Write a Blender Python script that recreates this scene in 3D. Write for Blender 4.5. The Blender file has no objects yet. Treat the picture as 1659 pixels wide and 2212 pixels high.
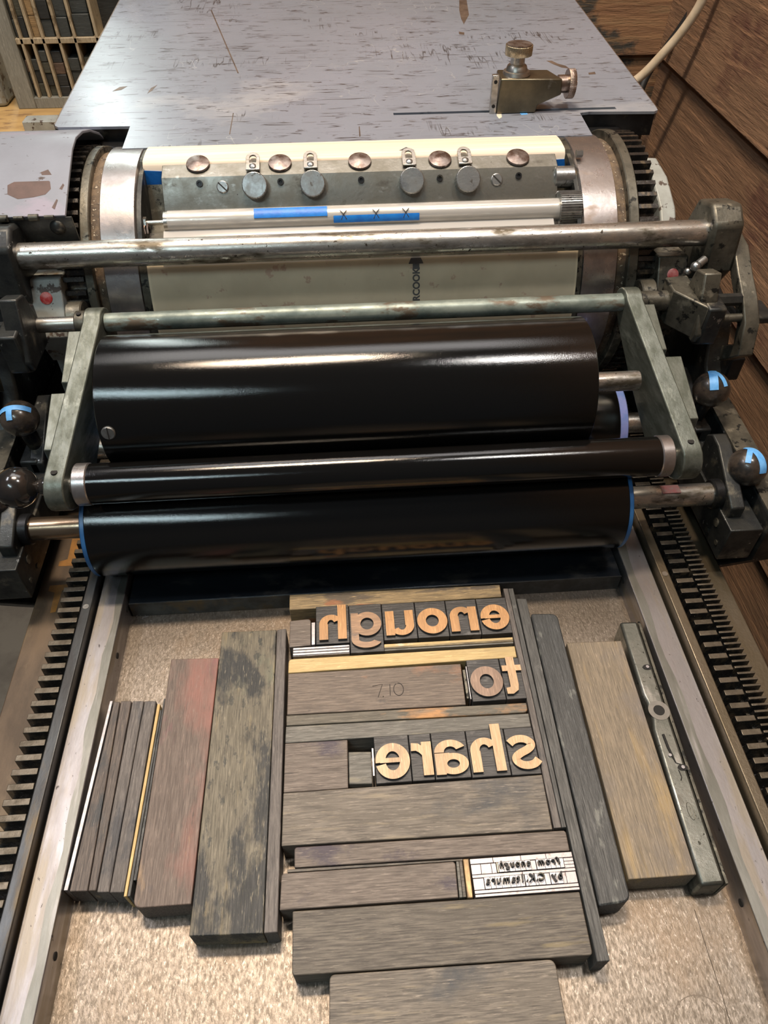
import bpy, bmesh, math, random
from mathutils import Vector, Matrix, Euler
random.seed(7)
SC = bpy.context.scene
COL = SC.collection
PI = math.pi

# ---------------------------------------------------------------- camera
FPX = 1579.955
CAM = Vector((0, 0, 460.0))                       # all helper coordinates are millimetres
ROT = Euler((7.48382227e-01, 2.03440456e-03, -6.88692353e-02), 'XYZ')
cd = bpy.data.cameras.new('camera'); cam = bpy.data.objects.new('camera', cd); COL.objects.link(cam)
cam.location = CAM * .001; cam.rotation_euler = ROT
cd.sensor_fit = 'VERTICAL'; cd.sensor_height = 36; cd.lens = FPX * 36 / 2212
cd.clip_start = .01; cd.clip_end = 50
SC.camera = cam

# ---------------------------------------------------------------- view, world, lamps
SC.view_settings.view_transform = 'Standard'; SC.view_settings.look = 'None'
SC.view_settings.gamma = 1; SC.view_settings.use_curve_mapping = False
SC.view_settings.exposure = 0.0
w = bpy.data.worlds.new('world'); SC.world = w; w.use_nodes = True
w.node_tree.nodes['Background'].inputs[0].default_value = (.80, .82, .86, 1)
w.node_tree.nodes['Background'].inputs[1].default_value = .10
def lamp(name, loc, size, energy, col, zrot=0., target=None):
    l = bpy.data.lights.new(name, 'AREA'); l.shape = 'RECTANGLE'; l.size, l.size_y = size
    l.energy = energy; l.color = col
    o = bpy.data.objects.new(name, l); COL.objects.link(o); o.location = loc
    if target: o.rotation_euler = (Vector(target) - Vector(loc)).to_track_quat('-Z', 'Y').to_euler()
    else: o.rotation_euler = (0, 0, math.radians(zrot))
    return o
lamp('cool_ceiling_lamp', (-.62, -.66, 1.55), (.60, .06), 8, (.74, .94, 1.0), -49)
lamp('white_ceiling_lamp', (.66, .14, 1.6), (.66, .10), 25, (1.0, .97, .93), -25)
lamp('warm_ceiling_lamp', (-.14, .62, 1.7), (.4, .12), 27, (1.0, .80, .60), 5)
lamp('left_room_lamp', (-1.0, .55, 1.7), (.5, .2), 7, (.92, .92, 1.0), 80)
lamp('back_window_light', (-.70, 2.6, 1.3), (.13, 1.0), 5, (.86, .97, .93), target=(-.1, .8, .1))
lamp('far_ceiling_lamp', (.2, 1.6, 2.4), (2.2, 1.0), 32, (1.0, .96, .93))

def at(px, py, x=None, y=None, z=None):
    """the point of a plane (x=, y= or z=, in mm) seen at a pixel of the photograph"""
    d = ROT.to_matrix() @ Vector(((px - 829.5) / FPX, -(py - 1106) / FPX, -1))
    t = (x - CAM.x) / d.x if x is not None else (y - CAM.y) / d.y if y is not None else (z - CAM.z) / d.z
    return CAM + d * t

# ---------------------------------------------------------------- materials
MATS = {}
def surf(name, base, metal=0., rough=.5, var=None, scale=(60, 60, 60), layers=(), bump=0., bscale=None,
         rvar=0., coat=0., spec=.5, sharp=(.38, .62), lines=(), bdist=.0006):
    """base colour, a second colour mixed by stretched noise, then layers of stains
       layers: (colour, scale vector, lo, hi, rough or None)"""
    m = bpy.data.materials.new(name); m.use_nodes = True; MATS[name] = m
    nt = m.node_tree; N = nt.nodes; L = nt.links; P = N['Principled BSDF']
    tc = N.new('ShaderNodeTexCoord'); info = N.new('ShaderNodeObjectInfo')
    off = N.new('ShaderNodeVectorMath'); off.operation = 'ADD'; L.new(tc.outputs['Object'], off.inputs[0])
    L.new(info.outputs['Random'], off.inputs[1])
    def noise(sc, det=6, rgh=.62):
        mp = N.new('ShaderNodeMapping'); mp.inputs['Scale'].default_value = sc if len(sc) == 3 else (sc[0],) * 3
        L.new(off.outputs[0], mp.inputs[0])
        n = N.new('ShaderNodeTexNoise'); n.inputs['Scale'].default_value = 1; n.inputs['Detail'].default_value = det
        n.inputs['Roughness'].default_value = rgh; L.new(mp.outputs[0], n.inputs['Vector']); return n
    def ramp(src, lo, hi):
        r = N.new('ShaderNodeMapRange'); r.inputs['From Min'].default_value = lo; r.inputs['From Max'].default_value = hi
        L.new(src, r.inputs['Value']); return r.outputs[0]
    def mix(f, a, b):
        x = N.new('ShaderNodeMix'); x.data_type = 'RGBA'; L.new(f, x.inputs[0])
        for v, i in ((a, 6), (b, 7)):
            if isinstance(v, tuple): x.inputs[i].default_value = (*v, 1)
            else: L.new(v, x.inputs[i])
        return x.outputs[2]
    n0 = noise(scale)
    c = base; r = None
    if var is not None: c = mix(ramp(n0.outputs[0], *sharp), base, var)
    rcur = rough
    if rvar:
        mr = N.new('ShaderNodeMapRange'); mr.inputs['From Min'].default_value = .3; mr.inputs['From Max'].default_value = .7
        mr.inputs['To Min'].default_value = max(.03, rough - rvar); mr.inputs['To Max'].default_value = rough + rvar
        L.new(n0.outputs[0], mr.inputs['Value']); rcur = mr.outputs[0]
    mcur = metal
    for ly in layers:
        col, sc, lo, hi = ly[:4]
        f = ramp(noise(sc, 8).outputs[0], .5 + (lo-.5)*.74, .5 + (hi-.5)*.74); c = mix(f, c, col)
        if len(ly) > 4 and ly[4] is not None:
            x = N.new('ShaderNodeMix'); x.data_type = 'FLOAT'; L.new(f, x.inputs[0])
            if isinstance(rcur, float): x.inputs[2].default_value = rcur
            else: L.new(rcur, x.inputs[2])
            x.inputs[3].default_value = ly[4]; rcur = x.outputs[0]
        if len(ly) > 5:
            x = N.new('ShaderNodeMix'); x.data_type = 'FLOAT'; L.new(f, x.inputs[0])
            if isinstance(mcur, (float, int)): x.inputs[2].default_value = mcur
            else: L.new(mcur, x.inputs[2])
            x.inputs[3].default_value = ly[5]; mcur = x.outputs[0]
    def math_(op, a, b=None, clamp=False):
        x = N.new('ShaderNodeMath'); x.operation = op; x.use_clamp = clamp
        for i, v in enumerate((a, b)):
            if v is None: continue
            if isinstance(v, (float, int)): x.inputs[i].default_value = v
            else: L.new(v, x.inputs[i])
        return x.outputs[0]
    for (col, sc, wd, msc, mlo, mhi) in lines:               # thin scratches: level lines of a stretched noise
        d = math_('ABSOLUTE', math_('SUBTRACT', noise(sc, 2, .5).outputs[0], .5))
        f = math_('SUBTRACT', 1., math_('DIVIDE', d, wd), True)
        f = math_('MULTIPLY', f, ramp(noise(msc, 4).outputs[0], mlo, mhi), True); c = mix(f, c, col)
    for v, k in ((c, 'Base Color'), (rcur, 'Roughness'), (mcur, 'Metallic')):
        if isinstance(v, tuple): P.inputs[k].default_value = (*v, 1)
        elif isinstance(v, (float, int)): P.inputs[k].default_value = v
        else: L.new(v, P.inputs[k])
    P.inputs['Coat Weight'].default_value = coat; P.inputs['Coat Roughness'].default_value = .12
    P.inputs['Specular IOR Level'].default_value = spec
    if bump:
        b = N.new('ShaderNodeBump'); b.inputs['Strength'].default_value = bump; b.inputs['Distance'].default_value = bdist
        L.new((noise(bscale, 5, .7) if bscale else n0).outputs[0], b.inputs['Height']); L.new(b.outputs[0], P.inputs['Normal'])
    return m

def wood(name, a, b, axis, stains=(), rough=.52, bump=.5):
    v = lambda k, c: {'x': (k, c, c), 'y': (c, k, c), 'z': (c, c, k)}[axis]
    lt = tuple(min(.9, 1.55 * q + .012) for q in a); dk = tuple(.45 * q for q in b)
    return surf(name, a, 0, rough, b, v(70, 1100), layers=[(tuple(.62 * q for q in a), v(8, 60), .50, .74), *stains, (lt, v(120, 1500), .62, .78), (dk, v(55, 1300), .64, .76)], bump=bump, rvar=.1, sharp=(.36, .62))

# setting
surf('plank_brown', (.30, .175, .10), 0, .9, (.20, .115, .066), (40, 7, 120), [((.15, .07, .045), (9, 4, 5), .62, .72), ((.44, .25, .14), (150, 8, 150), .55, .75)], 1., (110, 30, 260), bdist=.004)
surf('plank_brown_back', (.36, .20, .10), 0, .82, (.24, .125, .065), (5, 26, 90), [((.055, .05, .042), (7, 7, 9), .52, .58), ((.30, .19, .10), (9, 5, 160), .55, .75)], .9, (30, 110, 260), bdist=.003)
surf('floor_concrete', (.16, .15, .13), 0, .85, (.09, .08, .07), (8, 8, 8))
surf('table_ply', (.50, .33, .13), 0, .6, (.34, .21, .08), (6, 30, 30), [((.22, .13, .06), (25, 60, 25), .58, .7)])
surf('dark_void', (.012, .011, .010), 0, .8)
# metals
surf('bed_steel', (.250, .215, .180), .9, .41, (.140, .118, .094), (620, 260, 620), [((.25, .19, .135), (9, 6, 9), .50, .74, .50), ((.40, .35, .30), (900, 400, 900), .58, .76, .36), ((.17, .12, .08), (30, 22, 30), .74, .84, .6)], .3, (900, 420, 900), .07)
surf('bearer_steel', (.36, .345, .35), .88, .40, (.26, .245, .245), (90, 26, 90), [((.28, .25, .21), (60, 8, 60), .52, .66, .45), ((.08, .07, .07), (340, 170, 340), .70, .76, .5)], .12, (300, 90, 300), .08)
surf('steel', (.56, .545, .51), .95, .30, (.38, .36, .32), (60, 160, 160), [((.16, .14, .11), (18, 60, 60), .58, .74, .5)], .12, (120, 500, 500), .1)
surf('bar_steel', (.60, .57, .52), .9, .30, (.34, .33, .31), (55, 120, 120), [((.11, .095, .07), (22, 60, 60), .52, .68, .5), ((.72, .70, .68), (60, 200, 200), .62, .72, .25), ((.05, .04, .03), (300, 300, 300), .68, .72, .5)], .25, (80, 260, 260), .1)
surf('green_paint_steel', (.28, .32, .28), .35, .42, (.12, .15, .135), (40, 60, 60), [((.13, .10, .07), (25, 60, 60), .60, .68, .5), ((.60, .60, .56), (90, 160, 160), .72, .75, .3, .9), ((.04, .12, .09), (11, 40, 40), .68, .76, .4)], .15, (200, 300, 300), .08)
surf('arm_iron', (.175, .19, .165), .6, .40, (.09, .10, .08), (130, 40, 130), [((.30, .12, .13), (28, 18, 28), .76, .84, .5), ((.30, .32, .28), (80, 30, 80), .62, .80, .4), ((.04, .04, .04), (300, 200, 300), .70, .78, .5)], .2, (500, 300, 500), .08)
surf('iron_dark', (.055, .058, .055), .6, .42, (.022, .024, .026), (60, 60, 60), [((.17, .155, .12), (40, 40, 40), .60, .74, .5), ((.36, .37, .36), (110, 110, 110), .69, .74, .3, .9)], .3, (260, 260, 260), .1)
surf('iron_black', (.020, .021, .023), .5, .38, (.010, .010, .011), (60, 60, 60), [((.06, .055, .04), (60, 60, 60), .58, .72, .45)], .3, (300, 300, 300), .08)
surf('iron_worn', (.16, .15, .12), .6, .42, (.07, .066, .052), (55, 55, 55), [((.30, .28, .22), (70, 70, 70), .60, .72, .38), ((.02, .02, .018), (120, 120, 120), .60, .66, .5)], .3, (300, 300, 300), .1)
surf('rack_iron', (.050, .046, .042), .55, .28, (.022, .021, .020), (200, 200, 200), [((.13, .10, .065), (120, 90, 120), .56, .68, .4)], .5, (400, 400, 400), .1, coat=.5)
surf('tooth_top', (.17, .145, .11), .7, .38, (.09, .075, .055), (160, 200, 160), [], .3, (400, 400, 400), .08)
surf('guard_iron', (.085, .090, .092), .7, .36, (.055, .055, .055), (90, 20, 90), [((.14, .105, .06), (40, 9, 40), .55, .72, .45)], .2, (300, 150, 300), .06)
surf('guard_brass_tone', (.17, .14, .10), .7, .38, (.12, .095, .06), (90, 20, 90), [((.22, .18, .13), (60, 14, 60), .58, .76, .35)], .3, (400, 300, 400), .06)
surf('side_brown', (.13, .088, .052), .1, .55, (.07, .048, .03), (40, 14, 40), [((.22, .16, .09), (22, 9, 22), .58, .78, .5), ((.50, .24, .05), (9, 12, 9), .66, .70, .5)], .3, (120, 60, 120), .1)
surf('rim_steel', (.50, .47, .46), .9, .30, (.34, .31, .30), (60, 60, 60), [((.30, .24, .20), (30, 60, 60), .60, .78, .5), ((.07, .06, .06), (380, 300, 300), .74, .80, .5)], .15, (200, 200, 200), .08)
surf('dirt_ring', (.17, .12, .075), .1, .8, (.07, .05, .035), (150, 150, 150), [((.45, .38, .28), (300, 300, 300), .64, .68)], .8, (300, 300, 300))
surf('end_bar_blue', (.020, .026, .034), .6, .30, (.010, .014, .020), (12, 30, 30), [((.045, .045, .045), (30, 60, 60), .56, .72, .4)], .1, (300, 300, 300), .06)
surf('grip_steel', (.30, .295, .265), .85, .40, (.19, .185, .16), (60, 60, 60), [((.45, .45, .42), (90, 160, 160), .64, .80, .3), ((.12, .115, .10), (60, 90, 90), .66, .80, .5), ((.06, .055, .05), (260, 260, 260), .74, .78, .5)], .2, (300, 300, 300), .1)
surf('knob_steel', (.42, .43, .43), .9, .34, (.26, .26, .25), (120, 120, 120), [((.10, .09, .08), (140, 140, 140), .64, .70, .5)], .2, (400, 400, 400), .1)
surf('brown_disc', (.17, .12, .10), .8, .30, (.30, .26, .24), (150, 150, 150), [], .1, (300, 300, 300), .1)
surf('lockbar_steel', (.27, .275, .245), .88, .38, (.15, .155, .135), (60, 60, 60), [((.55, .54, .50), (60, 25, 60), .58, .74, .3), ((.06, .06, .05), (260, 260, 260), .66, .70, .5)], .2, (350, 350, 350), .1)
surf('key_boss', (.36, .355, .33), .9, .34, (.28, .275, .25), (120, 120, 120))
surf('bearer_band', (.235, .235, .215), .85, .42, (.17, .17, .15), (90, 20, 90), [((.32, .31, .30), (200, 12, 200), .6, .75)], .12, (300, 90, 300))
surf('lead_metal', (.36, .33, .33), .8, .48, (.50, .45, .46), (200, 200, 200), [((.30, .26, .25), (260, 260, 260), .62, .70, .5)], .25, (500, 500, 500), .1)
surf('lead_bright', (.46, .44, .45), .85, .42, (.34, .33, .34), (300, 300, 300), [], .1, (500, 500, 500), .08)
surf('brass_old', (.40, .27, .13), .6, .4, (.14, .10, .06), (200, 60, 200), [], .2, (300, 300, 300), .1)
surf('guide_bronze', (.18, .155, .105), .9, .36, (.13, .115, .08), (50, 50, 50), [((.30, .28, .24), (40, 40, 40), .64, .74, .3)], .1, (300, 300, 300), .06)
surf('knurl_gold', (.62, .53, .38), .95, .28, (.36, .30, .2), (200, 200, 200), [], .1, (300, 300, 300), .08)
surf('knurl_copper', (.38, .29, .24), .95, .32, (.22, .17, .14), (200, 200, 200), [], .1, (300, 300, 300), .08)
surf('ball_black', (.010, .010, .010), 0, .14, (.022, .018, .016), (50, 50, 50), [((.06, .045, .035), (60, 60, 60), .66, .76, .35)], .15, (120, 120, 120), .06, coat=.4)
surf('ball_brown', (.030, .024, .020), .1, .26, (.075, .058, .045), (60, 60, 60), [((.02, .018, .016), (50, 50, 50), .55, .65, .35)], .2, (120, 120, 120), .06, coat=.3)
surf('copper_shaft', (.46, .33, .22), .95, .25, (.26, .19, .13), (14, 60, 60), [((.55, .50, .45), (9, 60, 60), .5, .7, .2)], .08, (40, 400, 400), .06)
# paint
surf('board_paint', (.25, .275, .335), .12, .30, (.215, .24, .285), (5, 5, 5),
     [((.40, .41, .43), (4, 7, 7), .62, .80, .28), ((.22, .235, .27), (60, 700, 700), .66, .76, .35), ((.05, .03, .022), (60, 150, 90), .80, .82, .5)], .06, (200, 200, 200), .06,
     lines=[((.045, .04, .04), (7, 120, 20), .018, (30, 60, 30), .49, .54), ((.05, .045, .045), (110, 9, 20), .022, (7, 9, 9), .55, .60), ((.12, .12, .13), (3.5, 60, 20), .007, (90, 40, 60), .48, .53), ((.36, .38, .40), (30, 22, 20), .005, (8, 8, 8), .52, .58), ((.05, .04, .04), (30, 240, 20), .04, (40, 70, 14), .57, .60)])
surf('cover_paint', (.255, .275, .325), .1, .34, (.21, .225, .265), (14, 14, 14),
     [((.28, .26, .32), (14, 20, 14), .58, .70, .35), ((.05, .03, .025), (90, 260, 260), .70, .72, .5), ((.10, .055, .045), (20, 40, 40), .76, .77, .5)], .1, (200, 200, 200), .06)
surf('orange_mark', (.30, .14, .025), 0, .6, (.16, .08, .02), (60, 60, 60))
surf('stain', (.16, .13, .10), .6, .5)
surf('rust_primer', (.105, .062, .052), .1, .5, (.075, .045, .038), (90, 90, 90))
surf('grey_paint', (.36, .385, .37), .1, .42, (.26, .27, .25), (40, 40, 40), [((.08, .06, .05), (90, 90, 90), .60, .63, .5), ((.18, .13, .08), (40, 40, 40), .62, .70, .5)], .1, (200, 200, 200), .06)
surf('board_edge', (.17, .125, .095), .3, .45, (.09, .065, .05), (60, 60, 60))
surf('red_dot', (.45, .03, .03), 0, .4, (.60, .22, .20), (200, 200, 200))
surf('pink_mark', (.42, .27, .24), .3, .4, (.50, .18, .18), (300, 300, 300))
surf('yellow_fleck', (.8, .45, .03), 0, .5)
# rollers
def ink(name, sparkle, rough):
    m = surf(name, (.004, .0038, .0036), 0, rough, spec=.5)
    nt = m.node_tree; N = nt.nodes; L = nt.links; P = N['Principled BSDF']
    tc = N.new('ShaderNodeTexCoord'); mp = N.new('ShaderNodeMapping'); mp.inputs['Scale'].default_value = (1900, 1900, 1900)
    n = N.new('ShaderNodeTexNoise'); n.inputs['Scale'].default_value = 1; n.inputs['Detail'].default_value = 3
    b = N.new('ShaderNodeBump'); b.inputs['Strength'].default_value = sparkle; b.inputs['Distance'].default_value = .0003
    L.new(tc.outputs['Object'], mp.inputs[0]); L.new(mp.outputs[0], n.inputs['Vector']); L.new(n.outputs[0], b.inputs['Height']); L.new(b.outputs[0], P.inputs['Normal'])
ink('ink_film', .14, .10)
surf('rubber_blue', (.03, .13, .33), 0, .35, (.025, .10, .26), (80, 80, 80))
surf('rubber_lilac', (.28, .31, .68), 0, .35, (.16, .26, .62), (80, 80, 80))
surf('tape_blue', (.005, .16, .62), 0, .42, (.01, .22, .72), (150, 150, 150), bump=.3, bscale=(500, 500, 500))
surf('tape_sky', (.10, .36, .78), 0, .5, (.17, .46, .88), (200, 200, 200), bump=.3, bscale=(500, 500, 500))
# papers
surf('packing_paper', (.80, .70, .57), 0, .42, (.70, .59, .46), (3, 220, 220), [((.88, .82, .66), (4, 120, 120), .55, .7)], .05, (8, 200, 200))
surf('tympan_paper', (.80, .69, .49), 0, .45, (.70, .60, .42), (30, 30, 30), [((.60, .42, .30), (90, 90, 90), .66, .72)])
surf('cream_edge', (.72, .62, .38), 0, .5)
surf('print_grey', (.075, .075, .08), 0, .6)
surf('pencil', (.035, .030, .028), 0, .6)
surf('white_paper', (.85, .82, .80), 0, .6)
# cords
surf('cord_white', (.72, .60, .44), 0, .45, (.60, .48, .33), (60, 60, 60))
surf('cord_black', (.02, .02, .02), 0, .5)
# wood
G = (.115, .100, .085); GD = (.062, .056, .050)
wood('wood_grey_x', (.23, .195, .155), (.10, .086, .072), 'x', [((.27, .225, .16), (30, 300, 300), .60, .76), ((.07, .07, .072), (12, 18, 18), .60, .74)])
wood('wood_dark_x', (.165, .14, .11), (.075, .064, .054), 'x', [((.21, .17, .10), (20, 200, 200), .62, .76), ((.045, .047, .048), (12, 18, 18), .58, .72)])
wood('wood_brown_x', (.21, .17, .14), (.11, .088, .074), 'x', [((.07, .055, .07), (20, 30, 30), .62, .72)])
wood('wood_slate_x', (.20, .19, .165), (.10, .095, .082), 'x', [((.23, .21, .16), (40, 240, 240), .60, .74)])
wood('wood_pine_x', (.66, .49, .23), (.50, .35, .15), 'x', [((.76, .66, .50), (25, 45, 45), .66, .72)], .5, .2)
wood('wood_mottled_x', (.36, .26, .13), (.17, .125, .07), 'x', [((.11, .085, .06), (25, 130, 60), .50, .60), ((.30, .13, .06), (16, 60, 60), .63, .70)])
wood('wood_orange_x', (.20, .155, .12), (.12, .095, .078), 'x', [((.40, .20, .11), (14, 24, 24), .52, .68), ((.07, .06, .055), (40, 70, 70), .64, .74)])
wood('wood_orange_grey_x', (.17, .15, .115), (.10, .09, .07), 'x', [((.52, .27, .11), (11, 30, 30), .50, .60)])
wood('wood_leads_x', (.46, .36, .20), (.10, .08, .055), 'x', [((.09, .08, .065), (18, 500, 200), .52, .60)])
wood('wood_red_y', (.17, .125, .10), (.10, .075, .062), 'y', [((.26, .12, .095), (22, 7, 22), .50, .68), ((.42, .27, .13), (24, 7, 24), .60, .72), ((.21, .07, .09), (26, 9, 26), .60, .74), ((.07, .06, .065), (22, 14, 22), .60, .74)])
wood('wood_black_y', (.19, .165, .115), (.10, .088, .064), 'y', [((.14, .145, .10), (24, 14, 24), .58, .70), ((.34, .26, .13), (70, 9, 70), .60, .74), ((.022, .024, .024), (48, 18, 48), .52, .62), ((.05, .05, .04), (200, 90, 200), .60, .68)])
wood('wood_grey_y', (.155, .135, .122), (.082, .072, .067), 'y', [((.05, .05, .055), (40, 20, 40), .60, .72)])
wood('wood_striped_y', (.130, .100, .082), (.062, .052, .048), 'y', [((.24, .19, .12), (160, 20, 60), .62, .72), ((.035, .040, .045), (40, 22, 40), .55, .68)])
wood('wood_slate_y', (.105, .105, .100), (.052, .052, .050), 'y', [((.20, .20, .185), (80, 40, 80), .64, .74)], bump=.6)
wood('wood_black_round_y', (.075, .078, .078), (.034, .036, .037), 'y', [((.17, .175, .16), (110, 40, 110), .63, .72)], .42, .9)
wood('wood_tan_y', (.26, .205, .14), (.155, .125, .09), 'y', [((.34, .24, .11), (70, 9, 70), .56, .78), ((.17, .145, .125), (22, 12, 22), .54, .72)])
wood('wood_pine_y', (.68, .48, .20), (.55, .36, .14), 'y', [], .5, .15)
wood('type_body', (.062, .059, .058), (.030, .030, .031), 'x', [((.12, .115, .11), (60, 140, 60), .62, .74)], .42, .5)
wood('type_face_orange', (.60, .33, .145), (.47, .245, .10), 'y', [((.30, .15, .08), (60, 60, 60), .66, .76)], .42, .12)
wood('type_face_pale', (.70, .47, .27), (.58, .36, .19), 'y', [((.44, .27, .15), (60, 60, 60), .68, .78)], .42, .12)
wood('type_face_worn', (.44, .27, .155), (.31, .19, .12), 'x', [((.18, .13, .10), (40, 60, 60), .62, .76)], .42, .12)
wood('type_face_brown', (.36, .235, .165), (.26, .17, .12), 'y', [], .42, .12)
wood('case_wood', (.48, .40, .27), (.30, .24, .16), 'z', [((.17, .13, .08), (40, 40, 40), .58, .68)])
wood('case_wood_grey', (.27, .27, .235), (.19, .19, .165), 'z', [])
for nm, a in dict(block_black=(.030, .033, .034), block_slate=(.060, .068, .066), block_olive=(.085, .085, .065), block_brown=(.13, .085, .060), block_tan=(.42, .28, .14)).items():
    wood(nm, a, tuple(.55 * v for v in a), 'x')

def glassy(name, alpha, col=(1, 1, 1), rough=.08):
    m = bpy.data.materials.new(name); m.use_nodes = True; MATS[name] = m
    P = m.node_tree.nodes['Principled BSDF']; P.inputs['Base Color'].default_value = (*col, 1)
    P.inputs['Roughness'].default_value = rough; P.inputs['Alpha'].default_value = alpha
glassy('clear_film', .06, (.35, .33, .30), .12)
glassy('milky_sheen_film', .40, (.82, .80, .77), .14)  # pale film; its white stands in for light reflected below the reel rod

# ---------------------------------------------------------------- mesh helpers
class MB:
    def __init__(s): s.v = []; s.f = []; s.m = []
    def add(s, vs, fs, mi=0, X=None):
        o = len(s.v)
        for q in vs:
            q = Vector(q)
            s.v.append(X @ q if X is not None else q)
        for fc in fs: s.f.append([i + o for i in fc]); s.m.append(mi)
        return s
    def box(s, x0, x1, y0, y1, z0, z1, mi=0, X=None, top=None):
        vs = [(x, y, z) for z in (z0, z1) for x, y in ((x0, y0), (x1, y0), (x1, y1), (x0, y1))]
        s.add(vs, [(3, 2, 1, 0)], mi, X); o = len(s.v) - 8
        for fc in ((0, 1, 5, 4), (1, 2, 6, 5), (2, 3, 7, 6), (3, 0, 4, 7)): s.f.append([i + o for i in fc]); s.m.append(mi)
        s.f.append([o + 4, o + 5, o + 6, o + 7]); s.m.append(mi if top is None else top); return s
    def quad(s, c4, z0, z1, mi=0):                       # upright prism over any outline
        return s.prism(c4, 'z', z0, z1, mi)
    def prism(s, poly, axis, a0, a1, mi=0, X=None, cap=None):
        f = {'x': lambda a, p: (a, p[0], p[1]), 'y': lambda a, p: (p[0], a, p[1]), 'z': lambda a, p: (p[0], p[1], a)}[axis]
        n = len(poly); vs = [f(a0, p) for p in poly] + [f(a1, p) for p in poly]; o = len(s.v)
        s.add(vs, [], mi, X)
        for i in range(n): s.f.append([o + i, o + (i + 1) % n, o + n + (i + 1) % n, o + n + i]); s.m.append(mi)
        s.f.append([o + i for i in range(n)][::-1]); s.m.append(mi if cap is None else cap)
        s.f.append([o + n + i for i in range(n)]); s.m.append(mi if cap is None else cap); return s
    def ring(s, pa, pb, z0, z1, mt=0, ms=1):             # ribbon between two 2-D paths, extruded in z
        n = len(pa); o = len(s.v)
        s.add([(p[0], p[1], z1) for p in pa] + [(p[0], p[1], z1) for p in pb] + [(p[0], p[1], z0) for p in pa] + [(p[0], p[1], z0) for p in pb], [])
        for i in range(n - 1):
            s.f += [[o+i, o+i+1, o+n+i+1, o+n+i]]; s.m.append(mt)
            s.f += [[o+2*n+i, o+2*n+i+1, o+i+1, o+i], [o+n+i, o+n+i+1, o+3*n+i+1, o+3*n+i], [o+2*n+i, o+3*n+i, o+3*n+i+1, o+2*n+i+1]]; s.m += [ms] * 3
        s.f += [[o, o+n, o+3*n, o+2*n], [o+n-1, o+3*n-1-0*n, o+4*n-1, o+3*n-1]][:1]; s.m.append(ms)
        s.f += [[o+n-1, o+2*n-1, o+4*n-1, o+3*n-1]]; s.m.append(ms); return s
    def lathe(s, prof, c, axis='x', seg=48, mi=0, X=None, a0=0, a1=2*PI, caps=True):
        """prof: (along, radius); c: point of the axis"""
        full = abs(a1 - a0 - 2*PI) < 1e-6; k = seg if full else seg + 1; o = len(s.v); vs = []
        for (t, r) in prof:
            for i in range(k):
                a = a0 + (a1 - a0) * i / seg; u, w_ = r * math.cos(a), r * math.sin(a)
                vs.append({'x': (c[0]+t, c[1]+u, c[2]+w_), 'y': (c[0]+u, c[1]+t, c[2]+w_), 'z': (c[0]+u, c[1]+w_, c[2]+t)}[axis])
        s.add(vs, [], mi, X)
        for j in range(len(prof) - 1):
            for i in range(seg):
                i2 = (i + 1) % k
                s.f.append([o+j*k+i, o+j*k+i2, o+(j+1)*k+i2, o+(j+1)*k+i]); s.m.append(mi)
        if full and caps:
            if prof[0][1] > 0: s.f.append([o + i for i in range(k)][::-1]); s.m.append(mi)
            if prof[-1][1] > 0: s.f.append([o + (len(prof)-1)*k + i for i in range(k)]); s.m.append(mi)
        return s
    def cyl(s, x0, x1, y, z, r, axis='x', seg=40, mi=0, X=None, ch=0.):
        pr = [(0, r - ch), (ch, r), (x1 - x0 - ch, r), (x1 - x0, r - ch)] if ch else [(0, r), (x1 - x0, r)]
        c = (x0, y, z) if axis == 'x' else (y, x0, z) if axis == 'y' else (y, z, x0)
        return s.lathe(pr, c, axis, seg, mi, X)
    def ball(s, c, r, sq=1., X=None, seg=28, mi=0):
        pr = [(-r*sq*math.cos(PI*i/16), max(.001, r*math.sin(PI*i/16))) for i in range(17)]
        return s.lathe(pr, c, 'z', seg, mi, X)
    def tube(s, pts, r, seg=12, mi=0):
        pts = [Vector(p) for p in pts]; o = len(s.v); up = Vector((0.1, .2, 1)).normalized()
        for i, p in enumerate(pts):
            d = (pts[min(i+1, len(pts)-1)] - pts[max(i-1, 0)]).normalized(); a = d.cross(up).normalized(); b = d.cross(a)
            rr = r[i] if isinstance(r, (list, tuple)) else r
            for k in range(seg): t = 2*PI*k/seg; s.v.append(p + a*math.cos(t)*rr + b*math.sin(t)*rr)
        for i in range(len(pts) - 1):
            for k in range(seg): s.f.append([o+i*seg+k, o+i*seg+(k+1) % seg, o+(i+1)*seg+(k+1) % seg, o+(i+1)*seg+k]); s.m.append(mi)
        s.f.append([o+k for k in range(seg)]); s.f.append([o+(len(pts)-1)*seg+k for k in range(seg)]); s.m += [mi, mi]; return s
    def build(s, name, mats, parent=None, bevel=0, angle=35, label=None, recalc=True):
        if isinstance(mats, str): mats = [mats]
        if parent is not None: base = Vector(parent['base_mm'])
        else:
            xs = [q.x for q in s.v]; ys = [q.y for q in s.v]; zs = [q.z for q in s.v]
            base = Vector(((min(xs)+max(xs))/2, (min(ys)+max(ys))/2, min(zs)))
        me = bpy.data.meshes.new(name); me.from_pydata([(q - base) * .001 for q in s.v], [], s.f)
        for i, p in enumerate(me.polygons): p.material_index = s.m[i]; p.use_smooth = True
        for mn in mats: me.materials.append(MATS[mn])
        if recalc:
            bm = bmesh.new(); bm.from_mesh(me); bmesh.ops.recalc_face_normals(bm, faces=bm.faces); bm.to_mesh(me); bm.free()
        me.set_sharp_from_angle(angle=math.radians(angle))
        o = bpy.data.objects.new(name, me); COL.objects.link(o); o['base_mm'] = list(base)
        if parent is not None: o.parent = parent
        else: o.location = base * .001
        if bevel:
            b = o.modifiers.new('bevel', 'BEVEL'); b.width = bevel * .001; b.segments = 2; b.limit_method = 'ANGLE'; b.angle_limit = math.radians(40)
        if label: o['label'] = label
        return o

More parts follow.
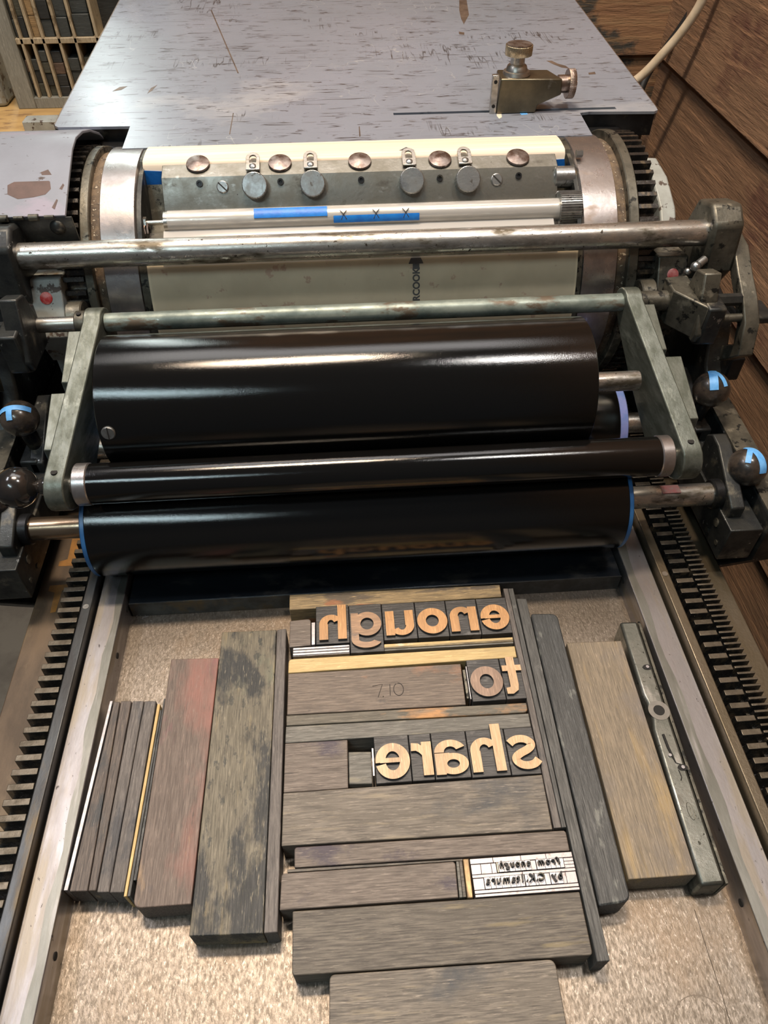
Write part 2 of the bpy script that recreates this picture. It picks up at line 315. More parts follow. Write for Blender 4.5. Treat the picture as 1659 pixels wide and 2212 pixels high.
def tag(o, label=None, cat=None, group=None, kind=None):
    for k, v in (('label', label), ('category', cat), ('group', group), ('kind', kind)):
        if v: o[k] = v
    return o
def thing(name, base, label, cat, group=None):
    o = bpy.data.objects.new(name, None); COL.objects.link(o); o.location = Vector(base) * .001; o['base_mm'] = list(base)
    o.empty_display_size = .02
    return tag(o, label, cat, group)
def arc(cx, cy, rx, ry, a0, a1, n=20):
    return [(cx + rx*math.cos(math.radians(a0+(a1-a0)*i/n)), cy + ry*math.sin(math.radians(a0+(a1-a0)*i/n))) for i in range(n+1)]
def plank(name, c4, mat, label, z1=20., z0=0., cat='wooden furniture', bevel=.5, rnd=None, group=None):
    """one piece of furniture lying on the bed; c4 = its outline seen from above"""
    if rnd:
        cs = []
        for i, p in enumerate(c4):
            r = rnd[i]; p = Vector(p); a = (Vector(c4[i-1]) - p).normalized(); b = (Vector(c4[(i+1) % len(c4)]) - p).normalized()
            if r == 0: cs.append(tuple(p)); continue
            for k in range(7):
                t = k/6; cs.append(tuple(p + a*r*(1-t)**2 + b*r*t**2))
        c4 = cs
    o = MB().quad(c4, z0, z1).build(name, mat, bevel=bevel)
    return tag(o, label, cat, group)

# ================================================================ SETTING
def lap_wall(name, mat, along, fixed, a0, a1, tops, out):
    """lapped siding: each board leans out over the one below"""
    mb = MB()
    for i in range(len(tops) - 1):
        zt, zb = tops[i], tops[i+1]
        if along == 'y': mb.prism([(fixed, zt), (fixed + out, zb), (fixed + 26, zb), (fixed + 26, zt)], 'y', a0, a1)
        else: mb.prism([(fixed, zt), (fixed + out, zb), (fixed + 26, zb), (fixed + 26, zt)], 'x', a0, a1)
    if along == 'y':
        pass
    return tag(mb.build(name, mat, bevel=1.5), kind='structure')
tops = [104 + 189*k for k in range(8, -6, -1)]
lap_wall('wall_right', 'plank_brown', 'y', 532, -900, 1300, tops, -12)
lap_wall('wall_back', 'plank_brown_back', 'x', 1288, -250, 545, tops, -8)
tag(MB().box(-2400, 560, -1500, 3400, -860, -841).build('floor', 'floor_concrete'), kind='structure')

# ================================================================ PRESS BED
Y0, Y1 = -60, 820
bed = thing('press_bed', (20, 300, -30), 'flat steel press bed between two rails and black toothed racks, holding the type', 'press bed')
MB().box(-170, 206, Y0, Y1, -24, 0).build('bed_plate', 'bed_steel', bed)
for x0, x1 in ((-188, -170), (206, 225.5)):
    b = MB().box(x0, x1, Y0, Y1, -24, 22.3).build('bearer', 'bearer_steel', bed, bevel=.7)
    if x0 < 0: MB().prism([(-170.5, Y0), (-170.5, 800)] + [(-175.6 + 1.1*math.sin(k*1.7) + .6*math.sin(k*.61), 800 - (800 - Y0)*k/60) for k in range(61)], 'z', 22.25, 22.36).build('worn_band', 'bearer_band', b, label='darker worn band')
    else: MB().prism([(206.5, Y0), (206.5, 800)] + [(212.4 + 1.1*math.sin(k*1.3) + .7*math.sin(k*.47), 800 - (800 - Y0)*k/60) for k in range(61)], 'z', 22.25, 22.36).build('worn_band', 'bearer_band', b, label='darker worn band')
    xf = -169.9 if x0 < 0 else 205.9
    for y in (104, 290, 330):
        MB().cyl(xf - .3, xf + .3, y, 12, 2.2, seg=20).build('screw_hole', 'dark_void', b)
for x0, x1, mt in ((-196.5, -189.3, 'guard_iron'), (227, 234, 'guard_brass_tone')):
    g = MB().box(x0, x1, Y0, Y1, -24, 30).build('guard_rail', mt, bed, bevel=.8)
    for y in (98, 321, 560): MB().cyl(29.6, 30.4, (x0+x1)/2, y, 2.1, axis='z', seg=18).build('screw_head', 'steel' if y > 200 else 'dark_void', g)
def rack(x0, x1, pitch, phase, wt, wb, ztop, zroot, lean):
    mb = MB(); mb.box(x0 - 1, x1 + 1, Y0, Y1, -24, zroot)
    n0 = int((Y0 + 10 - phase)/pitch); n1 = int((Y1 - 10 - phase)/pitch)
    for k in range(n0, n1):
        y = phase + k*pitch
        o = len(mb.v)
        mb.prism([(y - (wb-wt)/2, zroot), (y + wt + (wb-wt)/2, zroot), (y + wt, ztop), (y, ztop)], 'x', x0, x1)
        mb.m[-4] = 1                                             # worn tooth land
    return mb.build('gear_rack', ['rack_iron', 'tooth_top'], bed, bevel=.35)
rack(-217, -201, 9.36, 258.4, 4.2, 6.4, 21, 8, 0)
rack(242.3, 255.3, 9.4, 347.4, 4.0, 6.2, 20.5, 7, 0)
rack(256.6, 268.9, 4.72, 353.5, 1.8, 3.4, 20.5, 11, 0)
MB().box(-246, -219, Y0, Y1, -24, 1).build('side_ledge', 'side_brown', bed, bevel=1)
MB().box(271, 289, Y0, Y1, -24, 6).build('side_ledge', 'guard_brass_tone', bed, bevel=1)
MB().box(-197, -188, Y0, Y1, -24, 4).box(225, 227.5, Y0, Y1, -24, 8).build('oil_groove', 'rack_iron', bed)
eb = MB().box(-168.5, 204.5, 332.5, 470, 0, 15.5).build('end_bar', 'end_bar_blue', bed, bevel=.5)
MB().box(-168.5, 204.5, 331.7, 332.6, 0, 15.7).build('bar_face', 'guard_iron', eb, bevel=.25)
def patch(pts, z, name, mat, parent, lab=None):
    P_ = [at(a, b, z=z) for a, b in pts]; k = len(P_)
    return MB().add(P_ + [q_ - Vector((0, 0, .12)) for q_ in P_], [list(range(k)), list(range(k, 2*k))[::-1]] + [[i, k+i, k+(i+1) % k, (i+1) % k] for i in range(k)]).build(name, mat, parent, label=lab)
patch([(158, 1156), (176, 1156), (163, 1222), (126, 1223), (128, 1213), (146, 1208)], 1.15, 'paint_mark', 'orange_mark', bed, 'orange paint mark')
patch([(108, 1265), (147, 1262), (146, 1270), (134, 1276), (120, 1322), (108, 1324), (118, 1280), (104, 1277)], 1.15, 'paint_mark', 'orange_mark', bed, 'orange paint mark')
c0 = at(1522, 2228, z=0); rg = MB().lathe([(0, 15.6), (.05, 15.6), (.05, 16.1), (0, 16.1), (0, 15.6)], (c0.x, c0.y, .02), 'z', 60, caps=False); rg.build('ring_stain', 'stain', bed)
MB().tube([at(1500, 1965, z=.02), at(1530, 2060, z=.02), at(1560, 2150, z=.02), at(1578, 2212, z=.02)], .18, 5).build('scored_line', 'stain', bed)
stand = tag(MB().box(-258, 285, -40, 800, -841, -25).build('press_cabinet', 'iron_dark', bevel=3), 'dark iron cabinet of the press below the bed', 'press stand')

# ================================================================ FURNITURE AND TYPE (left group, mm)
Pk = plank
Pk('lead_strip', [(-169.6, 134), (-167.3, 134), (-163.5, 249.6), (-165.4, 249.6)], 'lead_bright', 'long thin bright metal strip against the left rail', 20.8, cat='metal strip', bevel=.2)
Pk('furniture_strip', [(-166.6, 133.5), (-156.6, 133), (-158.9, 249), (-163.0, 249.4)], 'wood_striped_y', 'narrow red-brown wooden strip nearest the left rail beside the bright metal strip', 20.2)
Pk('furniture_strip', [(-156.2, 133), (-151.8, 133), (-151.4, 249.1), (-158.4, 249.4)], 'wood_striped_y', 'narrow blackened wooden strip, second from the left rail', 20.2)
Pk('furniture_strip', [(-151.4, 132), (-144.6, 131.7), (-143.2, 248.7), (-150.8, 249)], 'wood_grey_y', 'narrow plain grey-brown wooden strip, third from the left rail', 20.0)
Pk('furniture_strip', [(-144.2, 131.4), (-136.4, 131), (-135.1, 248), (-142.8, 248.5)], 'wood_grey_y', 'narrow grey-brown wooden strip left of the thin yellow strip', 20.0)
Pk('pine_strip', [(-135.9, 128.6), (-134.3, 128.8), (-131.9, 245), (-133.8, 245.2)], 'wood_pine_y', 'very thin bright yellow wooden strip among dark strips at left', 20.6, bevel=.2)
Pk('furniture_strip', [(-134, 128.7), (-132.4, 128.8), (-130.6, 241), (-131.6, 241)], 'wood_slate_y', 'very thin black strip just right of the yellow strip', 20.3, bevel=.2)
Pk('furniture_strip', [(-132.2, 137), (-130.6, 137), (-129.4, 249.5), (-130.4, 249.5)], 'wood_black_round_y', 'very thin black strip touching the reddish plank', 19.6, bevel=.2)
Pk('furniture_plank', [(-130.2, 122.4), (-98.5, 122.4), (-96.4, 278), (-129.1, 279.3)], 'wood_red_y', 'wide wooden plank stained red and orange, left of the black-blotched plank', 20.2, rnd=(5, 0, 0, 0))
Pk('furniture_plank', [(-97.8, 106.6), (-58.4, 105.2), (-57.2, 298.3), (-95.8, 299)], 'wood_black_y', 'longest wide wooden plank with black and green ink blotches, left of centre', 20.4)
Pk('furniture_strip', [(-58.1, 105.3), (-50.7, 105.3), (-50.3, 298.9), (-56.9, 298.4)], 'wood_grey_y', 'long narrow grey wooden strip right of the black-blotched plank', 20.3)

FX = 'wooden furniture'
Pk('furniture_strip', [(-48.4, 314.9), (108.2, 315.9), (108.7, 327), (-48.5, 328.6)], 'wood_mottled_x', 'yellow-brown mottled wooden strip above the word enough at the back of the forme', 20.4)
Pk('furniture_block', [(-47.9, 283.1), (-32.8, 283.9), (-32.8, 306.3), (-47.8, 305.4)], 'wood_brown_x', 'small square grey-brown block left of the word enough', 20.2, rnd=(0, 0, 3, 0))
Pk('metal_quad', [(-32.2, 283.6), (-29.8, 283.8), (-29.6, 302.6), (-32.3, 302.4)], 'lead_bright', 'upright bright metal spacer between small square block and wooden letter h', 20.8, cat='metal spacer', bevel=.2)
sl = MB().quad([(-45.3, 275.5), (-5.8, 275.4), (-5.6, 282.3), (-45.3, 282)], 0, 20.0, 0)
for k in range(3): sl.box(-45.2, -5.9, 275.9 + 2.25*k, 277.5 + 2.25*k, 20.0, 20.8)
tag(sl.build('metal_slug', 'lead_bright', bevel=.2), 'bright ridged metal slug below the wooden letter h', 'metal spacer')
Pk('wood_leads', [(18.5, 278.9), (109.6, 278.7), (109.7, 280.7), (18.7, 281.2)], 'wood_pine_x', 'thin pale reglet directly below the letters u o n e', 19.8, bevel=.15)
Pk('wood_leads', [(18.5, 277.5), (109.6, 277.3), (109.6, 278.5), (18.5, 278.7)], 'wood_leads_x', 'thin brown reglet, middle one of three below the letters u o n e', 20.1, bevel=.15)
Pk('wood_leads', [(18.5, 275.9), (109.5, 275.8), (109.5, 277.1), (18.5, 277.3)], 'wood_slate_x', 'thin dark reglet, lowest of three below the letters u o n e', 19.6, bevel=.15)
Pk('furniture_strip', [(-48.2, 262.6), (109.5, 264.1), (109.8, 273), (-48.1, 273.4)], 'wood_pine_x', 'pale yellow wooden strip between the words enough and to', 20.4, rnd=(0, 0, 0, 3))
big = Pk('furniture_block', [(-48.4, 231.8), (69.2, 230.8), (70, 261.7), (-48.2, 262.3)], 'wood_orange_x', 'wide orange-stained block with handwritten pencil figures left of the word to', 20.2)
pk = MB()
def pen(mb, pts, z, wd=.25):
    mb.tube([(*p, z) for p in pts], wd, 6)
pen(pk, [(8.5, 248.7), (15.2, 249.6), (11.8, 240.3)], 20.25)
pen(pk, [(15.0, 240.2), (15.3, 240.8)], 20.25, .35)
pen(pk, [(20.2, 249.2), (19.9, 241.0)], 20.25)
pen(pk, [(25.8 + 3.3*math.cos(t*PI/10 + 2), 245.2 + 4.6*math.sin(t*PI/10 + 2)) for t in range(20)], 20.25)
pk.build('pencil_writing', 'pencil', big, label='pencilled 7.10')
Pk('furniture_strip', [(-48.6, 224.1), (108.8, 222.6), (109.2, 229.4), (-48.8, 231.3)], 'wood_orange_grey_x', 'narrow strip with orange left end just below the word to', 20.3, rnd=(0, 3, 1, 0))
Pk('furniture_strip', [(-49.2, 212.3), (108.9, 212.3), (109.1, 221.8), (-48.9, 223.6)], 'wood_slate_x', 'grey-green wooden strip directly above the word share', 20.2)
Pk('furniture_block', [(-49.4, 180.6), (-10.2, 180.7), (-9.6, 211.8), (-49.2, 212)], 'wood_brown_x', 'plain square brown block at the left end of the share line', 20.2)
Pk('furniture_block', [(-9.6, 183.2), (4.6, 182.4), (5, 203.0), (-9.2, 203.8)], 'wood_slate_x', 'small square grey block next to the letter e of share', 20.0)
Pk('metal_lead', [(5.3, 186.7), (6.3, 186.7), (6.5, 204.5), (5.4, 204.6)], 'lead_bright', 'thin upright bright metal strip touching the letter e of share', 21.2, cat='metal spacer', bevel=.1)
Pk('metal_lead', [(70.5, 235.3), (72.2, 235.3), (72.4, 257), (70.6, 257)], 'iron_worn', 'thin dull metal spacer, left of two beside the letter o of to', 20.0, cat='metal spacer', bevel=.1)
Pk('metal_lead', [(72.6, 234.2), (73.3, 234.2), (73.6, 259), (72.9, 259)], 'lead_bright', 'thin bright metal spacer touching the letter o of to', 20.9, cat='metal spacer', bevel=.1)
Pk('furniture_plank', [(-49.8, 149.5), (108.1, 147.9), (109, 180.6), (-49.5, 180.3)], 'wood_grey_x', 'wide grey plank directly below the word share', 20.4)
Pk('furniture_strip', [(-42.2, 137.3), (115.3, 135.6), (115.6, 146.9), (-42.4, 148.4)], 'wood_brown_x', 'narrow brown strip just above the small metal type', 20.2, rnd=(0, 0, 2, 2))
Pk('furniture_strip', [(-46.2, 135.2), (53.2, 134.7), (53.4, 135.5), (-46.2, 136.8)], 'wood_dark_x', 'very thin dark strip below the narrow brown strip', 19.6, bevel=.1)
Pk('furniture_strip', [(-50, 116), (48.2, 115.5), (48.9, 134.3), (-49.4, 134.7)], 'wood_brown_x', 'dark brown block with worn right end left of the small metal type', 20.2, rnd=(0, 0, 2, 2))
Pk('furniture_strip', [(48.8, 115.5), (50.6, 115.5), (51, 134.3), (49.5, 134.3)], 'wood_slate_x', 'thin upright dark strip, left of the pair beside the small type', 20, bevel=.15)
Pk('furniture_strip', [(50.8, 115.5), (52.5, 115.5), (52.9, 134.5), (51.2, 134.4)], 'wood_dark_x', 'thin upright dark strip between its twin and the brass-coloured strip', 20.1, bevel=.15)
Pk('brass_reglet', [(52.8, 114.6), (56.3, 114.6), (56.9, 135.3), (53.3, 135.3)], 'brass_old', 'upright brass-brown strip touching the left end of the small metal type', 20.6, rnd=(1, 1, 0, 0))
Pk('furniture_plank', [(-42.7, 84.7), (114.8, 83.2), (115.4, 113.8), (-42.9, 115)], 'wood_dark_x', 'wide dark plank directly below the small metal type', 20.2, rnd=(2, 2, 0, 1))
Pk('furniture_plank', [(-24.3, 50), (93.7, 50), (94.4, 82.7), (-23.3, 83.8)], 'wood_grey_x', 'nearest wide grey plank at the front edge of the forme', 20.3, rnd=(0, 0, 4, 3))
Pk('furniture_strip', [(109.1, 148.6), (113.6, 148.6), (114.3, 323.2), (110.8, 323.3)], 'wood_grey_y', 'long thin strip touching the right ends of the word lines', 20.2, bevel=.3)
Pk('furniture_strip', [(113.9, 148.6), (116.5, 148.6), (118.2, 323.1), (114.6, 323.2)], 'wood_slate_y', 'long thin darker strip, second right of the word lines', 20.1, bevel=.3)
Pk('furniture_strip', [(116.1, 79.9), (122.9, 79.9), (126.0, 312.8), (118.9, 313.3)], 'wood_slate_y', 'longest narrow slate-grey strip right of the forme', 20.4, bevel=.4)
Pk('furniture_plank', [(124.4, 105.8), (142.6, 107), (145.6, 298), (126.6, 299.3)], 'wood_black_round_y', 'thick black plank with rounded corners right of the forme', 20.6, rnd=(1.5, 5, 5, 2), bevel=1.2)
Pk('furniture_plank', [(144.4, 118.1), (183.2, 117.9), (185.4, 272.2), (146.8, 273.3)], 'wood_tan_y', 'wide tan and yellow plank beside the metal lockup bar at right', 20.2)

# lockup bar
lb = thing('lockup_bar', (192, 200, 0), 'long grey metal lockup bar with a round hole beside the right rail', 'lockup bar')
body = MB()
out = [(183.8, 112.1), (196.4, 112.0), (197.4, 205), (199.5, 287.4), (188.8, 287.7), (187.4, 232), (185.2, 222), (185.9, 208), (187.2, 200)]
out = [(183.6, 112.1), (197.5, 112.0), (201.6, 287.4), (188.9, 287.7), (187.6, 230), (188.5, 224), (188.4, 212), (186.6, 205)]
body.quad(out, 0, 20.6); body.build('bar_body', 'lockbar_steel', lb, bevel=1.8)
MB().quad([(198, 112.3), (199.8, 112.3), (204.2, 286), (202.2, 287)], 0, 19.4).build('sliding_jaw', 'iron_worn', lb, bevel=.3)
MB().cyl(20.62, 20.9, 194.4, 217.6, 6.9, axis='z', seg=40).build('key_boss', 'key_boss', lb)
MB().cyl(20.9, 21.1, 194.4, 217.6, 3.6, axis='z', seg=32).build('key_hole', 'dark_void', lb)
for (x, y) in ((196.8, 249.7), (196.6, 178.9)):
    h = MB().lathe([(0, .01), (0, 2.6), (.35, 2.6), (.35, .01)], (x, y, 20.6), 'z', 24, X=Matrix.Translation((x, y, 0)) @ Matrix.Diagonal((1.2, .8, 1, 1)) @ Matrix.Translation((-x, -y, 0))).build('screw_recess', 'dark_void', lb)
    MB().cyl(20.9, 21.7, x, y, 1.1, axis='z', seg=18).build('screw_head', 'lead_bright', lb)
cut = MB(); pth = [(191.6, 201), (191.9, 192), (192.6, 187), (193.4, 182), (196, 181)]
cut.tube([(x, y, 20.7) for x, y in pth], [.9, .9, .8, .35, .3], 8).tube([(193.6, 177.6, 20.7), (193.9, 173, 20.7), (192.8, 171, 20.7)], .3, 6)
cut.build('cam_slot', 'dark_void', lb)
MB().cyl(20.8, 21.7, 191.2, 187, 1.0, axis='z', seg=18).build('cam_pin', 'lead_bright', lb)
em = MB()
for k in range(24):
    pass
em.tube([(192.2 + 1.8*math.cos(t*PI/12), 152.5 + 5.2*math.sin(t*PI/12), 20.65) for t in range(25)], .18, 5)
em.tube([(191.6, 149.5, 20.65), (192.6, 151, 20.65), (191.7, 152.6, 20.65), (192.7, 154, 20.65), (192, 155.6, 20.65)], .18, 5)
em.build('stamped_mark', 'iron_worn', lb, label='small oval stamp')

# ---- wooden letters --------------------------------------------------------
def glyph(mb, ch, xr, yb, W, H, z0, z1, s=6.2):
    """letter of width W, x-height H, drawn reading leftwards from its right edge xr (type is a mirror image)"""
    def M(p): return [(xr - q[0], yb + q[1]) for q in p]
    k = [0]
    def ell(cx, cy, ro, ri, a0, a1, n=36):
        k[0] += .012
        mb.ring(M(arc(cx, cy, ro[0], ro[1], a0, a1, n)), M(arc(cx, cy, ri[0], ri[1], a0, a1, n)), z0, z1 + k[0])
    def rect(x0, x1, y0, y1):
        k[0] += .012
        mb.ring(M([(x0, y0), (x0, y1)]), M([(x1, y0), (x1, y1)]), z0, z1 + k[0])
    def strk(pts, wd):
        k[0] += .012; L_, R_ = [], []
        for i, p in enumerate(pts):
            a = Vector(pts[max(0, i-1)]); b = Vector(pts[min(len(pts)-1, i+1)]); d = (b - a).normalized(); n = Vector((-d.y, d.x)) * (wd[i] if isinstance(wd, list) else wd) / 2
            L_.append(tuple(Vector(p) + n)); R_.append(tuple(Vector(p) - n))
        mb.ring(M(L_), M(R_), z0, z1 + k[0])
    hx, hy = W/2, H/2
    if ch == 'o': ell(hx, hy, (hx, hy + .3), (hx - s, hy - s + .6), 0, 360, 48)
    if ch == 'e':
        ell(hx, hy, (hx, hy + .3), (hx - s, hy - s*.82), -5, 345, 56)
        rect(s*.6, W - s*.45, hy - 1.1, hy + 1.9)
    if ch in 'nh':
        rect(0, s, 0, H if ch == 'n' else H*1.42)
        cx, rx, ry = (s*.45 + W)/2, (W - s*.45)/2, H*.40
        ell(cx, H - ry + .3, (rx, ry), (rx - s + .4, ry - s*.72), 0, 152, 26)
        rect(W - s, W, 0, H - ry + .5)
    if ch == 'u':
        rect(W - s, W, 0, H); rect(0, s, H*.38, H)
        cx, rx, ry = (W - s*.45)/2, (W - s*.45)/2, H*.40
        ell(cx, ry - .3, (rx, ry), (rx - s + .4, ry - s*.72), 180, 332, 26)
    if ch == 'r':
        rect(0, s, 0, H)
        strk([(s*.7, H*.62), (s*1.0, H*.76), (s*1.45, H*.85), (W - .2, H*.86)], [s*.55, s*.75, s*.8, s*.85])
    if ch == 't':
        x0 = W*.30
        rect(x0, x0 + s*.9, H*.30, H*1.30); rect(0, W, H*.80, H*1.0)
        strk([(x0 + s*.45, H*.32), (x0 + s*.52, H*.19), (x0 + s*.85, H*.12), (W - .5, H*.115)], [s*.9, s*.92, s*.85, s*.72])
    if ch == 's':
        p = [(W*.93, H*.76), (W*.80, H*.84), (W*.60, H*.885), (W*.38, H*.86), (W*.22, H*.76), (W*.22, H*.66), (W*.36, H*.56), (W*.62, H*.46), (W*.78, H*.36), (W*.79, H*.25), (W*.64, H*.14), (W*.42, H*.105), (W*.20, H*.15), (W*.05, H*.26)]
        q = []
        for i in range(len(p) - 1):
            a, b, c, d = p[max(0, i-1)], p[i], p[i+1], p[min(len(p)-1, i+2)]
            for j in range(4):
                t = j/4; q.append(tuple(.5*((2*b[e]) + (-a[e]+c[e])*t + (2*a[e]-5*b[e]+4*c[e]-d[e])*t*t + (-a[e]+3*b[e]-3*c[e]+d[e])*t**3) for e in (0, 1)))
        q.append(p[-1]); strk(q, s*.80)
    if ch == 'a':
        rect(W - s, W, 0, H*.62)
        ell(hx + .2, H*.64, (hx - .2, H*.37), (hx - s - .0, H*.37 - s*.72), 0, 155, 24)
        ell(W*.46, H*.30, (W*.46, H*.31), (W*.46 - s*.9, H*.31 - s*.66), 0, 360, 40)
        rect(W - s*1.5, W - s*.5, H*.46, H*.62)
    if ch == 'g':
        ell(W*.47, hy + .6, (W*.47, hy - .2), (W*.47 - s*.88, hy - s*.85), 0, 360, 44)
        rect(W - s*.85, W, -H*.12, H*.985)
        ell(hx, -H*.10, (hx, H*.34), (hx - s*.85, H*.34 - s*.75), 205, 360, 26)
def wood_type(ch, x0, x1, y0, y1, yb, W, H, face, label, xr=None):
    t = thing('wood_type', ((x0+x1)/2, (y0+y1)/2, 0), label, 'wooden letter', 'wooden letterpress letters')
    MB().box(x0 + .12, x1 - .12, y0, y1, 0, 20.9).build('type_body', 'type_body', t, bevel=.35)
    mb = MB(); glyph(mb, ch, (x0+x1)/2 + W/2 if xr is None else xr, yb, W, H, 20.8, 23.3)
    mb.build('letter_face', [face, 'type_body'], t, recalc=True)
    return t
O_, Pp, Wn, Br = 'type_face_orange', 'type_face_pale', 'type_face_worn', 'type_face_brown'
top_ln = 'in the top line of wooden type'
wood_type('h', -29.2, -5.3, 283.6, 316, 285.6, 19.4, 20.6, O_, 'orange mirrored wooden letter h at the left end of the top line', xr=-7.2)
wood_type('g', -5.2, 18.6, 275, 315.6, 286.2, 21.6, 20.6, Wn, 'chipped worn mirrored wooden letter g in the top line', xr=17.6)
wood_type('u', 18.8, 42.8, 283.8, 315.1, 286.0, 20.2, 20.6, O_, 'orange mirrored wooden letter u between g and o')
wood_type('o', 43, 65.4, 284, 314.8, 285.8, 21.6, 21.2, O_, 'orange mirrored wooden letter o in the top line between u and n')
wood_type('n', 65.6, 88.2, 284, 314.6, 286.0, 19.6, 20.6, O_, 'orange mirrored wooden letter n in the top line')
wood_type('e', 88.4, 110.5, 283.7, 314.6, 286.0, 20.6, 21.0, O_, 'orange mirrored wooden letter e at the right end of the top line')
wood_type('o', 73.8, 96.4, 232.2, 263.7, 234.4, 21.8, 22.0, Br, 'grey-brown mirrored wooden letter o of the short middle word')
wood_type('t', 96.6, 110.2, 232.3, 263.4, 234.8, 13.0, 21.6, Pp, 'pale mirrored wooden letter t at the right end of the middle line')
wood_type('e', 6.9, 29.0, 181.8, 212.2, 183.4, 21.4, 22.4, Pp, 'pale mirrored wooden letter e at the left end of the bottom word')
wood_type('r', 29.2, 43.2, 181.8, 212.2, 184.0, 12.8, 21.6, Pp, 'pale mirrored wooden letter r of the bottom word')
wood_type('a', 43.4, 65.6, 181.8, 212.2, 183.6, 20.6, 22.0, Pp, 'pale mirrored wooden letter a of the bottom word')
wood_type('h', 65.8, 90.2, 181.4, 212.1, 183.6, 20.8, 21.8, Pp, 'pale mirrored wooden letter h of the bottom word', xr=87.6)
wood_type('s', 90.4, 109.0, 181.2, 212, 183.6, 18.6, 22.4, Pp, 'pale mirrored wooden letter s at the right end of the bottom word', xr=109.4)

# ---- small metal type ------------------------------------------------------
def text_mesh(ch, size, shear=0., bold=.02):
    c = bpy.data.curves.new('t', 'FONT'); c.body = ch; c.size = size; c.extrude = 0; c.shear = shear; c.resolution_u = 4; c.offset = bold*size
    o = bpy.data.objects.new('t', c); COL.objects.link(o)
    dg = bpy.context.evaluated_depsgraph_get(); me = bpy.data.meshes.new_from_object(o.evaluated_get(dg))
    vs = [tuple(v.co) for v in me.vertices]; fs = [tuple(p.vertices) for p in me.polygons]
    bpy.data.objects.remove(o); bpy.data.curves.remove(c); bpy.data.meshes.remove(me)
    return vs, fs
def extrude_faces(mb, vs, fs, f3, dz, mi=0):
    """give flat glyph faces a height: f3 maps (x, y, h) to a point"""
    o = len(mb.v); n = len(vs)
    mb.add([f3(v[0], v[1], dz) for v in vs] + [f3(v[0], v[1], 0) for v in vs], [], mi)
    cnt = {}
    for fc in fs:
        for i in range(len(fc)):
            e = (fc[i], fc[(i+1) % len(fc)]); cnt[e] = 1
        mb.f.append([o + i for i in fc]); mb.m.append(mi); mb.f.append([o + n + i for i in fc][::-1]); mb.m.append(mi)
    for (a, b) in cnt:
        if (b, a) not in cnt: mb.f.append([o+a, o+b, o+n+b, o+n+a]); mb.m.append(mi)
def sort_row(text, xr, xl, y0, y1, yb, size, line, shear=.0):
    n = len(text); wid = {'m': 1.45, 'I': .75, 't': .7, 'i': .55, '.': .5, 'f': .75, 'r': .85, 'C': 1.2, 'K': 1.25, 'w': 1.4}
    ws = [wid.get(c, 1.0) for c in text]; tot = sum(ws); x = xr; seen = {}
    for c, w_ in zip(text, ws):
        w_ = (xr - xl) * w_ / tot
        seen[c] = seen.get(c, 0) + 1
        kind = 'full stop' if c == '.' else 'capital ' + c if c.isupper() else 'letter ' + c
        rep = '' if text.count(c) == 1 else ', right one' if seen[c] == 1 else ', left one'
        t = thing('metal_sort', (x - w_/2, (y0+y1)/2, 0), f'tiny metal {kind} in {line}{rep}', 'metal type', 'small metal type')
        MB().box(x - w_ + .04, x - .04, y0, y1, 0, 20.6).build('type_body', 'lead_bright', t, bevel=.1)
        vs, fs = text_mesh(c, size, shear)
        x0 = min(v[0] for v in vs); x1 = max(v[0] for v in vs); k = min(1., (w_ - .15)/(x1 - x0)); cx = (x0+x1)/2
        mb = MB(); extrude_faces(mb, vs, fs, lambda a, b, h: Vector((x - w_/2 - (a - cx)*k, yb + b, 20.6 + h)), 2.7)
        mb.build('letter_face', 'iron_black', t)
        x -= w_
sort_row('from', 107.9, 94.6, 126.8, 132.0, 128.6, 4.7, 'the upper right small word', .25)
sort_row('enough', 91.4, 72.9, 126.8, 132.0, 128.6, 4.7, 'the upper left small word', .25)
sort_row('by', 107.9, 100.9, 118.6, 124.6, 120.6, 5.2, 'the first short word of the lower small line')
sort_row('C.K.', 97.7, 86.6, 118.6, 124.6, 120.6, 5.2, 'the initials of the lower small line')
sort_row('Itamura', 86.2, 63.7, 118.6, 124.6, 120.6, 5.2, 'the long last word of the lower small line')
def quad_(x0, x1, y0, y1, lab, z=19.8, m='lead_metal'):
    tag(MB().box(x0 + .06, x1 - .06, y0 + .05, y1 - .05, 0, z).build('metal_quad', m, bevel=.15), lab, 'metal spacer', 'blank metal spacers around the small type')
for x0, x1, w_ in ((57.3, 70.5, 'left end'), (70.5, 86.5, 'middle left'), (86.5, 101, 'middle right'), (101, 116.2, 'right end')):
    quad_(x0, x1, 132.2, 135.1, f'blank metal spacer above the upper small line, {w_}')
quad_(57.4, 63.0, 126.6, 132, 'blank square metal quad with a nick at the left end of the upper small line')
quad_(63.0, 69.0, 126.6, 132, 'pale blank square quad second from the left in the upper small line')
quad_(69.0, 71.8, 126.6, 132, 'narrow blank spacer left of the brass spacer in the upper small line')
quad_(71.9, 72.8, 126.6, 132, 'thin brass spacer before the last letter of the upper small line', 20.6, 'knurl_gold')
quad_(91.5, 94.5, 126.8, 132, 'blank spacer between the two words of the upper small line')
quad_(108.0, 110.4, 126.8, 132, 'bright narrow blank spacer right of the upper small line', 20.2, 'lead_bright')
for j, nm in enumerate(('lowest', 'middle', 'topmost')):
    quad_(110.5, 116.2, 126.6 + 1.8*j, 128.4 + 1.8*j, f'flat blank spacer at the right end of the upper small line, {nm} of three')
quad_(57.4, 86, 124.8, 126.5, 'long thin metal lead between the small lines, left half')
quad_(86, 116.2, 124.8, 126.5, 'long thin metal lead between the small lines, right half')
quad_(57.5, 63.6, 118.6, 124.6, 'blank square quad at the left end of the lower small line')
quad_(97.8, 100.8, 118.6, 124.6, 'blank bright spacer between the words of the lower small line', 20.2, 'lead_bright')
quad_(108.0, 110.0, 118.6, 124.6, 'narrow blank spacer after the lower small line')
